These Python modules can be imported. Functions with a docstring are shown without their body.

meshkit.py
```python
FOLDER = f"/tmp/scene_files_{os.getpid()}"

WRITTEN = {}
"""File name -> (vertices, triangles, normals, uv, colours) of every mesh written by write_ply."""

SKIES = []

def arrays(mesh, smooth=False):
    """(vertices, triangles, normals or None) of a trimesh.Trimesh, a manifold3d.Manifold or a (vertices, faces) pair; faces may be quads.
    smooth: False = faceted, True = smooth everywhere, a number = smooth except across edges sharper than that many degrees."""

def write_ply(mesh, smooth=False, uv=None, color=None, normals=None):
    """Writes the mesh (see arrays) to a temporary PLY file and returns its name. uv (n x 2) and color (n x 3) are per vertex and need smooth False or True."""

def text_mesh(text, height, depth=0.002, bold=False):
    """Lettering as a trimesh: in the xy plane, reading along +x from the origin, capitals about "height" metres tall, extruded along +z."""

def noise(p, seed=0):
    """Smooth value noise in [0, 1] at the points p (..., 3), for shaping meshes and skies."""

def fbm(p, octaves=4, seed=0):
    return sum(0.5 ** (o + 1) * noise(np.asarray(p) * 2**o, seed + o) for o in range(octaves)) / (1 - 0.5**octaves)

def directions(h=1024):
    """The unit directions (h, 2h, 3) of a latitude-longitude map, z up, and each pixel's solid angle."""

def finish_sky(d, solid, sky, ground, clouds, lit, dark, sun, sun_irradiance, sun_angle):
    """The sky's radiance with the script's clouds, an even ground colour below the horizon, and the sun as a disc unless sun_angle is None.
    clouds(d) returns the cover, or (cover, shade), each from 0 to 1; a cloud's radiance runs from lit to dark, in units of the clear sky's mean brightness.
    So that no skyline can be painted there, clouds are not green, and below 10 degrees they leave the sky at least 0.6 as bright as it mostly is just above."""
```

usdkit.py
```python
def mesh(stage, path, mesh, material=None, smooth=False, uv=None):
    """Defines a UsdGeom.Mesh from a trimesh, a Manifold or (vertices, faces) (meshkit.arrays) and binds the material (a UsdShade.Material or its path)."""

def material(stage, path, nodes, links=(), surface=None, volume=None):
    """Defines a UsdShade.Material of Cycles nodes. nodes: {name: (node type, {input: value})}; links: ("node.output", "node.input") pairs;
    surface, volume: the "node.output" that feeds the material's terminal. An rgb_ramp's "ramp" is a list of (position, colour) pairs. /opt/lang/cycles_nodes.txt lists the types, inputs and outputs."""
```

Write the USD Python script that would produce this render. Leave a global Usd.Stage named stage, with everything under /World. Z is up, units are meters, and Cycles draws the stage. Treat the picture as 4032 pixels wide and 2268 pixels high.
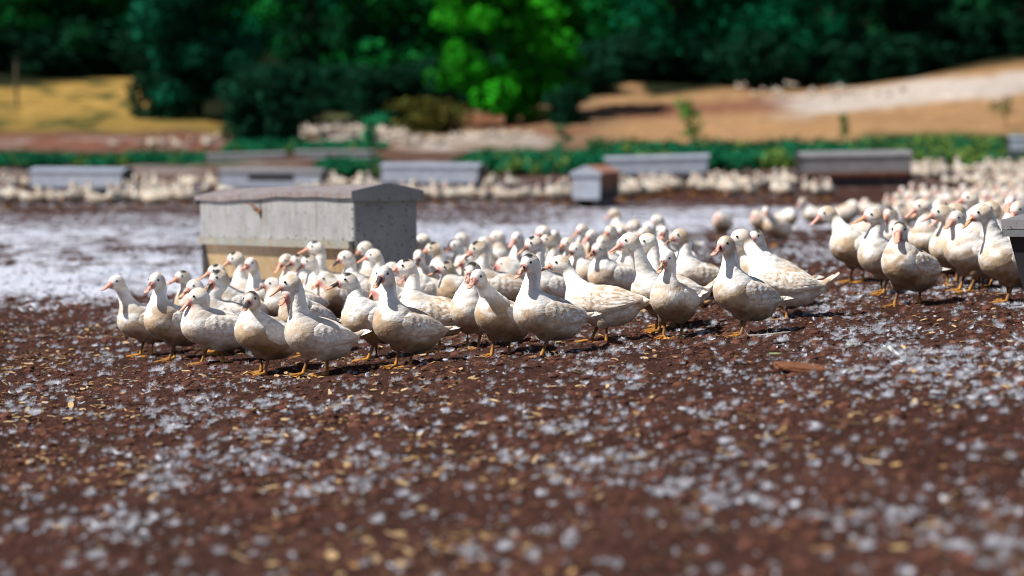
import math, random
import numpy as np, trimesh
from pxr import Usd, UsdGeom, UsdLux, UsdShade, Gf, Sdf, Vt
import usdkit
from meshkit import fbm, noise

random.seed(7)
rng = np.random.default_rng(7)
stage = Usd.Stage.CreateInMemory()
UsdGeom.SetStageUpAxis(stage, UsdGeom.Tokens.z)
UsdGeom.SetStageMetersPerUnit(stage, 1.0)
UsdGeom.Xform.Define(stage, '/World')
UsdGeom.Scope.Define(stage, '/World/Looks')

# ------------------------------------------------------------------ camera, sky, sun, exposure
F = 8000.0                       # focal length in photo pixels (the photo is 4032 wide)
EYE = np.array([0.0, 0.0, 1.2])
PITCH = math.atan((1134 - 600) / F)
cam = UsdGeom.Camera.Define(stage, '/World/camera')
cam.CreateHorizontalApertureAttr(36.0)
cam.CreateVerticalApertureAttr(20.25)
cam.CreateFocalLengthAttr(36.0 * F / 4032)
cam.CreateFStopAttr(1.15)
cam.CreateFocusDistanceAttr(11.7)
cam.CreateClippingRangeAttr(Gf.Vec2f(0.1, 2000))
cam.CreateExposureAttr(0.58)
cam.AddTranslateOp().Set(Gf.Vec3d(*EYE))
cam.AddRotateXOp().Set(90 - math.degrees(PITCH))

SUN_AZ = np.array([-0.90, -0.43]); SUN_AZ /= np.linalg.norm(SUN_AZ)
SUN_EL = math.radians(50)
SUN = np.array([SUN_AZ[0] * math.cos(SUN_EL), SUN_AZ[1] * math.cos(SUN_EL), math.sin(SUN_EL)])
sky_mat = usdkit.material(stage, '/World/Looks/sky', {
    's': ('sky_texture', {'sky_type': 'single_scattering', 'sun_disc': False, 'sun_elevation': SUN_EL, 'sun_rotation': math.atan2(SUN[0], SUN[1])}),
    'b': ('background_shader', {'strength': 0.05})}, [('s.color', 'b.color')], surface='b.background')
dome = UsdLux.DomeLight.Define(stage, '/World/sky')
UsdShade.MaterialBindingAPI.Apply(dome.GetPrim()).Bind(sky_mat)
dome.GetPrim().SetCustomDataByKey('label', 'clear daylight sky above the duck farm')
dome.GetPrim().SetCustomDataByKey('kind', 'structure')
sun = UsdLux.DistantLight.Define(stage, '/World/sun')
sun.CreateNormalizeAttr(True); sun.CreateIntensityAttr(1.25); sun.CreateAngleAttr(0.5)
sun.CreateColorAttr(Gf.Vec3f(1.0, 0.955, 0.89))
_rot = Gf.Rotation(Gf.Vec3d(0, 0, 1), Gf.Vec3d(*map(float, SUN)))
sun.AddTransformOp().Set(Gf.Matrix4d().SetRotate(_rot))

# ------------------------------------------------------------------ helpers
RIGHT = np.array([1.0, 0, 0]); FWD = np.array([0, math.cos(PITCH), -math.sin(PITCH)]); UP = np.array([0, math.sin(PITCH), math.cos(PITCH)])
def ray(u, v):
    return RIGHT * ((u - 2016) / F) + UP * (-(v - 1134) / F) + FWD
def project(p):
    q = np.asarray(p, float) - EYE
    z = q @ FWD
    return np.stack([2016 + F * (q @ RIGHT) / z, 1134 - F * (q @ UP) / z], -1)
def smooth(a, b, x):
    t = np.clip((np.asarray(x, float) - a) / (b - a), 0, 1); return t * t * (3 - 2 * t)
def lerp(a, b, t): return a + (b - a) * t

used = {}
def numbered(parent, name):
    k = (str(parent), name); n = used.get(k, 0); used[k] = n + 1
    return name if n == 0 else f'{name}_{n:03d}'
def xf(prim, m):
    UsdGeom.Xformable(prim).ClearXformOpOrder()
    UsdGeom.Xformable(prim).AddTransformOp().Set(Gf.Matrix4d(*np.asarray(m, float).T.ravel().tolist()))
def mat4(loc=(0, 0, 0), rz=0.0, s=1.0, tilt=None):
    c, n = math.cos(rz), math.sin(rz)
    m = np.eye(4); m[:3, :3] = np.array([[c, -n, 0], [n, c, 0], [0, 0, 1]]) * s
    if tilt is not None: m[:3, :3] = tilt @ m[:3, :3]
    m[:3, 3] = loc
    return m
def tag(prim, label=None, cat=None, group=None, kind=None):
    p = prim.GetPrim() if hasattr(prim, 'GetPrim') else prim
    for k, v in (('label', label), ('category', cat), ('group', group), ('kind', kind)):
        if v: p.SetCustomDataByKey(k, v)
    return p
def thing(name, label, cat, m=None, group=None, kind=None):
    x = UsdGeom.Xform.Define(stage, '/World/' + numbered('/World', name))
    if m is not None: xf(x, m)
    tag(x, label, cat, group, kind)
    return x.GetPrim()
def colours(msh, col, name='tint'):
    UsdGeom.PrimvarsAPI(msh).CreatePrimvar(name, Sdf.ValueTypeNames.Color3fArray, 'vertex').Set(Vt.Vec3fArray.FromNumpy(np.asarray(col, np.float32)))
def obj(name, mesh, m, parent=None, smooth=False, col=None):
    base = str(parent.GetPath()) if parent is not None else '/World'
    o = usdkit.mesh(stage, base + '/' + numbered(base, name), mesh, m, smooth=smooth)
    if col is not None: colours(o, col)
    return o.GetPrim()
def proto(name):
    """a class prim that copies refer to"""
    return stage.CreateClassPrim('/World/' + numbered('/World', name + '_kind'))
def copy(cls, name, m, label, cat, group=None):
    x = UsdGeom.Xform.Define(stage, '/World/' + numbered('/World', name))
    x.GetPrim().GetReferences().AddInternalReference(cls.GetPath()); x.GetPrim().SetInstanceable(True)
    xf(x, m); tag(x, label, cat, group)
    return x.GetPrim()
def instancer(name, meshes, pos, rots, scales, idx, label, cat, m=None, cols=None):
    """a PointInstancer of ground cover. rots: (n,3,3)"""
    pi = UsdGeom.PointInstancer.Define(stage, '/World/' + numbered('/World', name))
    base = str(pi.GetPath())
    rel = pi.CreatePrototypesRel()
    for i, me in enumerate(meshes):
        mm = m[i] if isinstance(m, list) else m
        o = usdkit.mesh(stage, f'{base}/kind_{i:03d}', me, mm, smooth=False)
        if cols is not None: colours(o, cols[i])
        rel.AddTarget(o.GetPath())
    from scipy.spatial.transform import Rotation
    q = Rotation.from_matrix(rots).as_quat()
    pi.CreateProtoIndicesAttr(Vt.IntArray.FromNumpy(np.asarray(idx, np.int32)))
    pi.CreatePositionsAttr(Vt.Vec3fArray.FromNumpy(np.asarray(pos, np.float32)))
    pi.CreateOrientationsAttr(Vt.QuathArray([Gf.Quath(float(a[3]), float(a[0]), float(a[1]), float(a[2])) for a in q]))
    pi.CreateScalesAttr(Vt.Vec3fArray.FromNumpy(np.repeat(np.asarray(scales, np.float32)[:, None], 3, 1) if np.ndim(scales) == 1 else np.asarray(scales, np.float32)))
    tag(pi, label, cat, None, 'stuff')
    return pi
def cat_mesh(parts):
    v, f, n = [], [], 0
    for a, b in parts:
        v.append(np.asarray(a, float)); f.append(np.asarray(b, int) + n); n += len(a)
    return np.vstack(v), np.vstack(f)
def box(lo, hi):
    lo, hi = np.asarray(lo, float), np.asarray(hi, float)
    m = trimesh.creation.box(hi - lo); m.apply_translation((lo + hi) / 2)
    return np.array(m.vertices), np.array(m.faces)
def tube(pts, rad, n=6, caps=True):
    pts = np.asarray(pts, float); rad = np.broadcast_to(np.asarray(rad, float), (len(pts),))
    tan = np.gradient(pts, axis=0); tan /= np.linalg.norm(tan, axis=1)[:, None] + 1e-12
    ref = np.array([0, 0, 1.0]) if abs(tan[0][2]) < 0.9 else np.array([1.0, 0, 0])
    V = []
    for p, t, r in zip(pts, tan, rad):
        a = np.cross(t, ref); a /= np.linalg.norm(a) + 1e-12; b = np.cross(t, a)
        th = np.arange(n) * 2 * np.pi / n
        V.append(p + r * (np.cos(th)[:, None] * a + np.sin(th)[:, None] * b))
    V = np.vstack(V); Fc = []
    for i in range(len(pts) - 1):
        for j in range(n):
            k = (j + 1) % n
            Fc += [[i * n + j, (i + 1) * n + j, (i + 1) * n + k], [i * n + j, (i + 1) * n + k, i * n + k]]
    if caps:
        c0, c1 = len(V), len(V) + 1
        V = np.vstack([V, pts[:1], pts[-1:]]); e = (len(pts) - 1) * n
        for j in range(n):
            k = (j + 1) % n
            Fc += [[c0, j, k], [c1, e + k, e + j]]
    return V, np.array(Fc)

# ------------------------------------------------------------------ terrain
COLS = np.array([-1600, 0, 600, 1200, 1900, 2500, 3300, 4032, 5600], float)
YS = np.array([26, 40, 48, 58, 70, 85, 100, 112, 125, 150, 190, 260], float)
PY = np.array([   # photo rows the surface shows at, by column
    [969, 840, 797, 740, 695, 655, 605, 545, 480, 310, 180, -260],
    [969, 840, 797, 740, 695, 655, 605, 545, 480, 305, 175, -260],
    [969, 840, 797, 740, 695, 655, 605, 550, 490, 310, 180, -260],
    [969, 840, 797, 740, 690, 640, 590, 545, 505, 430, 300, -260],
    [969, 838, 795, 738, 685, 635, 585, 545, 500, 425, 295, -260],
    [965, 835, 790, 732, 675, 625, 580, 535, 460, 335, 205, -260],
    [955, 810, 750, 695, 655, 620, 580, 530, 445, 345, 215, -260],
    [950, 800, 738, 690, 650, 610, 560, 500, 400, 250, 120, -260],
    [950, 800, 738, 690, 650, 610, 550, 480, 380, 230, 100, -260]], float)
from scipy.interpolate import PchipInterpolator
ELEV = np.arctan((PY - 1134) / F) + PITCH            # angle below the horizon
ZT = 1.2 - np.tan(ELEV) * YS[None, :]
_zcol = [PchipInterpolator(YS, ZT[i], extrapolate=True) for i in range(len(COLS))]
ANG = (COLS - 2016) / F
def far_z(X, Y):
    a = np.clip(X / np.maximum(Y, 1), ANG[0], ANG[-1]); Yc = np.clip(Y, YS[0], YS[-1])
    zs = np.stack([c(Yc) for c in _zcol], -1)
    i = np.clip(np.searchsorted(ANG, a) - 1, 0, len(ANG) - 2)
    t = (a - ANG[i]) / (ANG[i + 1] - ANG[i]); t = t * t * (3 - 2 * t)
    return np.take_along_axis(zs, i[..., None], -1)[..., 0] * (1 - t) + np.take_along_axis(zs, (i + 1)[..., None], -1)[..., 0] * t
def ground_z(X, Y):
    X, Y = np.asarray(X, float), np.asarray(Y, float)
    near = 0.03 + 0.083 * np.where(X < 0, 2.6 * np.tanh(X / 2.6), 3.7 * np.tanh(X / 3.7)) * (1 - smooth(13.5, 23, Y - 2.0 * smooth(0.5, 3.0, X)))
    w = smooth(22, 34, Y)
    return near * (1 - w) + far_z(X, Y) * w
def hit(u, v, extra=0.0):
    """where the pixel's ray comes to the given height above the ground"""
    d = ray(u, v)
    t = np.geomspace(3.0, 240, 4000)
    p = EYE + t[:, None] * d
    g = p[:, 2] - ground_z(p[:, 0], p[:, 1]) - extra
    k = np.nonzero(g < 0)[0]
    if not len(k): return p[-1]
    k = k[0]
    if k == 0: return p[0]
    s = g[k - 1] / (g[k - 1] - g[k])
    return p[k - 1] + s * (p[k] - p[k - 1])

# ------------------------------------------------------------------ materials
def attr_mat(name, rough=0.7, noise_scale=30.0, lo=0.8, hi=1.1, bump=0.2, bump_scale=60.0, bump_dist=0.01, spec=0.3, extra=None, stretch=None, translucent=None, vary=0.0):
    nodes = {'a': ('attribute', {'attribute': 'tint'}), 'tc': ('texture_coordinate', {}),
             'n': ('noise_texture', {'scale': noise_scale, 'detail': 4.0, 'roughness': 0.6}),
             'r': ('map_range', {'from_min': 0.3, 'from_max': 0.7, 'to_min': lo, 'to_max': hi}),
             'm': ('mix', {'mix_type': 'multiply', 'fac': 1.0}),
             'c': ('combine_xyz', {}),
             'n2': ('noise_texture', {'scale': bump_scale, 'detail': 3.0}),
             'b': ('bump', {'strength': bump, 'distance': bump_dist}),
             'p': ('principled_bsdf', {'roughness': rough, 'specular_ior_level': spec, **(extra or {})})}
    links = [('tc.object', 'n.vector'), ('tc.object', 'n2.vector'), ('n.fac', 'r.value'), ('r.result', 'c.x'), ('r.result', 'c.y'), ('r.result', 'c.z'),
             ('a.color', 'm.color1'), ('c.vector', 'm.color2'), ('n2.fac', 'b.height'), ('b.normal', 'p.normal')]
    if stretch:
        nodes['st'] = ('mapping', {'scale': stretch})
        links = [('st.vector', b) if a == 'tc.object' else (a, b) for a, b in links] + [('tc.object', 'st.vector')]
    last = 'm.color'
    if vary:
        nodes['o'] = ('object_info', {}); nodes['vr'] = ('map_range', {'from_min': 0.0, 'from_max': 1.0, 'to_min': 1 - vary, 'to_max': 1 + vary})
        nodes['vc'] = ('combine_xyz', {}); nodes['m2'] = ('mix', {'mix_type': 'multiply', 'fac': 1.0})
        links += [('o.random', 'vr.value'), ('vr.result', 'vc.x'), ('vr.result', 'vc.y'), ('vr.result', 'vc.z'), (last, 'm2.color1'), ('vc.vector', 'm2.color2')]
        last = 'm2.color'
    links.append((last, 'p.base_color'))
    surf = 'p.BSDF'
    if translucent:
        nodes['t'] = ('translucent_bsdf', {}); nodes['x'] = ('mix_closure', {'fac': translucent})
        links += [(last, 't.color'), ('p.BSDF', 'x.closure1'), ('t.BSDF', 'x.closure2')]
        surf = 'x.closure'
    return usdkit.material(stage, '/World/Looks/' + name, nodes, links, surface=surf)
M = {}
M['plumage'] = attr_mat('plumage', rough=0.85, noise_scale=42, lo=0.80, hi=1.06, bump=0.5, bump_scale=120, bump_dist=0.006, stretch=(0.30, 1.0, 0.8), spec=0.12, extra={'sheen_weight': 0.12})
M['bill'] = attr_mat('bill', rough=0.5, noise_scale=60, lo=0.85, hi=1.1, bump=0.1, spec=0.35)
M['leg'] = attr_mat('leg_skin', rough=0.55, noise_scale=70, lo=0.6, hi=1.15, bump=0.4, bump_scale=160, bump_dist=0.003, spec=0.35)
M['eye'] = usdkit.material(stage, '/World/Looks/eye', {'p': ('principled_bsdf', {'base_color': (0.012, 0.009, 0.008), 'roughness': 0.12})}, surface='p.BSDF')
M['far_duck'] = attr_mat('far_plumage', rough=0.85, noise_scale=14, lo=0.85, hi=1.08, bump=0.2, bump_scale=40, spec=0.1, vary=0.12)
M['feather'] = attr_mat('feather', rough=0.8, noise_scale=40, lo=0.9, hi=1.05, bump=0.0, spec=0.05, vary=0.22, translucent=0.35)
M['chip'] = attr_mat('wood_chip', rough=0.8, noise_scale=70, lo=0.7, hi=1.15, bump=0.3, bump_scale=150, spec=0.15, vary=0.3)
M['clod'] = attr_mat('soil_clod', rough=0.95, noise_scale=30, lo=0.7, hi=1.2, bump=0.6, bump_scale=90, spec=0.08, vary=0.25)
M['twig'] = attr_mat('twig_bark', rough=0.9, noise_scale=50, lo=0.7, hi=1.2, bump=0.4, spec=0.1)
M['leaf'] = attr_mat('foliage', rough=0.85, noise_scale=0.6, lo=0.6, hi=1.35, bump=0.0, spec=0.03, translucent=0.12, vary=0.15)
M['bark'] = attr_mat('bark', rough=0.9, noise_scale=6, lo=0.6, hi=1.2, bump=0.5, bump_scale=14, bump_dist=0.03, spec=0.1)
M['hill'] = attr_mat('hill_soil', rough=0.95, noise_scale=1.1, lo=0.72, hi=1.2, bump=0.5, bump_scale=2.5, bump_dist=0.15, spec=0.05)

# bare red-brown earth; white feather cover where the "tint" red channel says it lies
M['ground'] = usdkit.material(stage, '/World/Looks/ground_soil', {
    'g': ('geometry', {}), 'a': ('attribute', {'attribute': 'tint'}), 'sep': ('separate_color', {}),
    'n1': ('noise_texture', {'scale': 2.2, 'detail': 6.0, 'roughness': 0.65}),
    'n2': ('noise_texture', {'scale': 38.0, 'detail': 4.0, 'roughness': 0.6}),
    'r1': ('rgb_ramp', {'ramp': [(0.25, (0.034, 0.0150, 0.0110)), (0.5, (0.060, 0.0265, 0.0195)), (0.75, (0.100, 0.047, 0.036))]}),
    'r2': ('map_range', {'from_min': 0.3, 'from_max': 0.7, 'to_min': 0.5, 'to_max': 1.35}), 'c2': ('combine_xyz', {}),
    'm2': ('mix', {'mix_type': 'multiply', 'fac': 1.0}),

    'n3': ('noise_texture', {'scale': 3.2, 'detail': 7.0, 'roughness': 0.7}),
    'sc': ('mapping', {'scale': (1.0, 0.33, 1.0)}),
    'n4': ('noise_texture', {'scale': 26.0, 'detail': 3.0}),
    'add': ('math', {'math_type': 'multiply_add', 'value2': 0.35}),
    'thr': ('math', {'math_type': 'subtract', 'value1': 1.0}),
    'sub': ('math', {'math_type': 'subtract'}),
    'k': ('math', {'math_type': 'multiply', 'value2': 8.0, 'use_clamp': True}),
    'fc': ('rgb_ramp', {'ramp': [(0.3, (0.42, 0.44, 0.52)), (0.6, (0.62, 0.645, 0.74))]}),
    'mx': ('mix', {'mix_type': 'mix'}),
    'b1': ('bump', {'strength': 1.0, 'distance': 0.03}), 'b2': ('bump', {'strength': 0.9, 'distance': 0.012}),
    'n5': ('noise_texture', {'scale': 110.0, 'detail': 3.0}),
    'p': ('principled_bsdf', {'roughness': 0.95, 'specular_ior_level': 0.08})},
    [('g.position', 'n1.vector'), ('g.position', 'n2.vector'), ('g.position', 'sc.vector'), ('sc.vector', 'n3.vector'), ('g.position', 'n4.vector'), ('g.position', 'n5.vector'),
     ('n1.fac', 'r1.fac'), ('n2.fac', 'r2.value'), ('r2.result', 'c2.x'), ('r2.result', 'c2.y'), ('r2.result', 'c2.z'), ('r1.color', 'm2.color1'), ('c2.vector', 'm2.color2'),
     ('a.color', 'sep.color'), ('sep.r', 'thr.value2'), ('n4.fac', 'add.value1'), ('n3.fac', 'add.value3'), ('add.value', 'sub.value1'), ('thr.value', 'sub.value2'), ('sub.value', 'k.value1'),
     ('n4.fac', 'fc.fac'), ('k.value', 'mx.fac'), ('m2.color', 'mx.color1'), ('fc.color', 'mx.color2'), ('mx.color', 'p.base_color'),
     ('n2.fac', 'b1.height'), ('n5.fac', 'b2.height'), ('b1.normal', 'b2.normal'), ('b2.normal', 'p.normal')], surface='p.BSDF')
def metal_mat(name, base, rust, rust_amt, streak=(3.0, 3.0, 0.6), stain=(0.45, 0.27, 0.12), stain_z=None, rough=0.5, metallic=0.35, speck=1.0):
    """weathered galvanised sheet: fine noise, rust specks and vertical runs"""
    nodes = {'tc': ('texture_coordinate', {}), 'mp': ('mapping', {'scale': streak}),
        'n': ('noise_texture', {'scale': 4.0, 'detail': 6.0, 'roughness': 0.65}), 'ns': ('noise_texture', {'scale': 6.0, 'detail': 5.0}),
        'r': ('rgb_ramp', {'ramp': [(0.3, tuple(0.78 * x for x in base)), (0.55, base), (0.8, tuple(min(1, 1.18 * x) for x in base))]}),
        'nd': ('noise_texture', {'scale': 42.0, 'detail': 2.0, 'roughness': 0.5}), 'nd2': ('noise_texture', {'scale': 5.0, 'detail': 2.0}),
        'sp': ('map_range', {'from_min': 0.665 - 0.01 * speck if speck else 0.9, 'from_max': 0.70 - 0.01 * speck if speck else 0.95, 'to_min': 0.0, 'to_max': 0.9, 'clamp': True}),
        'm1': ('mix', {'mix_type': 'mix', 'color2': rust}),
        'st': ('map_range', {'from_min': 0.62 - 0.3 * rust_amt, 'from_max': 0.85 - 0.3 * rust_amt, 'to_min': 0.0, 'to_max': 0.85, 'clamp': True}),
        'm2': ('mix', {'mix_type': 'mix', 'color2': stain}),
        'b': ('bump', {'strength': 0.12, 'distance': 0.01}),
        'p': ('principled_bsdf', {'roughness': rough, 'metallic': metallic, 'specular_ior_level': 0.3})}
    links = [('tc.object', 'n.vector'), ('tc.object', 'mp.vector'), ('mp.vector', 'ns.vector'), ('tc.object', 'nd.vector'), ('n.fac', 'r.fac'),
        ('ns.fac', 'st.value'), ('st.result', 'm2.fac'), ('r.color', 'm2.color1'), ('m2.color', 'm1.color1'), ('nd.fac', 'sp.value'), ('sp.result', 'm1.fac'),
        ('m1.color', 'p.base_color'), ('n.fac', 'b.height'), ('b.normal', 'p.normal')]
    return usdkit.material(stage, '/World/Looks/' + name, nodes, links, surface='p.BSDF')
M['sheet'] = metal_mat('galvanised_sheet', (0.385, 0.385, 0.385), (0.07, 0.035, 0.02), 0.32, stain=(0.24, 0.19, 0.14))
M['end_sheet'] = metal_mat('shade_darkened_sheet', (0.185, 0.19, 0.20), (0.05, 0.03, 0.02), 0.12, stain=(0.09, 0.075, 0.055))  # the front metal again, its colour darkened for the end face in shade
M['trough'] = metal_mat('stained_trough', (0.56, 0.42, 0.25), (0.17, 0.07, 0.03), 0.75, stain=(0.52, 0.31, 0.12))
M['lid'] = metal_mat('lid_sheet', (0.30, 0.27, 0.27), (0.14, 0.06, 0.035), 0.55, stain=(0.24, 0.145, 0.115))
M['ledge'] = metal_mat('ledge_sheet', (0.34, 0.345, 0.31), (0.12, 0.06, 0.03), 0.45)
M['blue_sheet'] = metal_mat('pale_blue_sheet', (0.36, 0.395, 0.47), (0.1, 0.06, 0.04), 0.02, speck=0.0)
M['dark_sheet'] = metal_mat('dark_sheet', (0.045, 0.045, 0.052), (0.05, 0.03, 0.02), 0.1, speck=0.2)
M['old_lid'] = metal_mat('weathered_lid', (0.26, 0.255, 0.265), (0.12, 0.06, 0.04), 0.25, streak=(0.3, 6.0, 6.0), stain=(0.17, 0.13, 0.12))
M['rust'] = metal_mat('rusty_iron', (0.13, 0.05, 0.028), (0.05, 0.02, 0.012), 0.4, metallic=0.1, rough=0.9)
M['brown_side'] = metal_mat('rust_brown_side', (0.17, 0.065, 0.04), (0.06, 0.03, 0.02), 0.3, metallic=0.05, rough=0.9)
M['red_lid'] = metal_mat('rust_red_lid', (0.30, 0.13, 0.095), (0.10, 0.045, 0.03), 0.4, metallic=0.1, rough=0.8)
M['screw'] = usdkit.material(stage, '/World/Looks/screw', {'p': ('principled_bsdf', {'base_color': (0.10, 0.07, 0.04), 'roughness': 0.7, 'metallic': 0.3})}, surface='p.BSDF')

# ------------------------------------------------------------------ the ground: field sheet, hills
def grid_mesh(X, Y, Z):
    r, c = X.shape
    v = np.stack([X, Y, Z], -1).reshape(-1, 3)
    i = np.arange(r * c).reshape(r, c)
    q = np.stack([i[:-1, :-1], i[:-1, 1:], i[1:, 1:], i[1:, :-1]], -1).reshape(-1, 4)
    return v, np.vstack([q[:, [0, 1, 2]], q[:, [0, 2, 3]]])
def soil_relief(X, Y):
    """small lumps and trampled hollows, a few centimetres high"""
    P = np.stack([X, Y, 0 * X], -1)
    return 0.035 * (fbm(P * 2.3, 3, 3) - 0.5) + 0.030 * (fbm(P * 14, 3, 9) - 0.5) + 0.030 * np.maximum(noise(P * np.array([34, 34, 1]), 5) - 0.55, 0)
def feather_cover(u, v, X, Y):
    """how much of the earth the shed down hides, 0 to 1"""
    left = 1 - smooth(1750, 2500, u)
    P = np.stack([X * 0.35, Y * 0.22, 0 * X], -1)
    w = fbm(P, 3, 21)
    band = np.interp(v, [640, 690, 740, 830, 880, 905, 945, 985, 1040, 1075, 1125, 1160, 1230, 1290, 1400],
                     [0.42, 0.30, 0.36, 0.36, 0.56, 0.76, 0.70, 0.48, 0.48, 0.70, 0.70, 0.46, 0.32, 0.14, 0.10])
    bandr = np.interp(v, [640, 700, 760, 800, 830, 880, 910, 960, 1100, 1250, 1400], [0.3, 0.34, 0.2, 0.30, 0.74, 0.78, 0.52, 0.44, 0.24, 0.12, 0.10])
    return np.clip(lerp(bandr, band, left) + 0.6 * (w - 0.5), 0, 0.95)
ya = np.concatenate([np.arange(3.6, 16.5, 0.034), np.geomspace(16.5, 64, 190)[1:]])
aa = np.concatenate([np.linspace(-0.75, -0.29, 24)[:-1], np.linspace(-0.29, 0.29, 520), np.linspace(0.29, 0.75, 24)[1:]])
A, Yg = np.meshgrid(aa, ya)
Xg = A * Yg
Zg = ground_z(Xg, Yg) + soil_relief(Xg, Yg) * (1 - smooth(25, 50, Yg))
gv, gf = grid_mesh(Xg, Yg, Zg)
uv = project(gv)
cov = feather_cover(uv[:, 0], uv[:, 1], gv[:, 0], gv[:, 1])
gd = obj('ground', (gv, gf), M['ground'], smooth=True, col=np.repeat((0.105 + 0.44 * cov)[:, None], 3, 1))
tag(gd, 'red brown trampled earth littered with white down feathers', None, None, 'structure')

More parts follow.
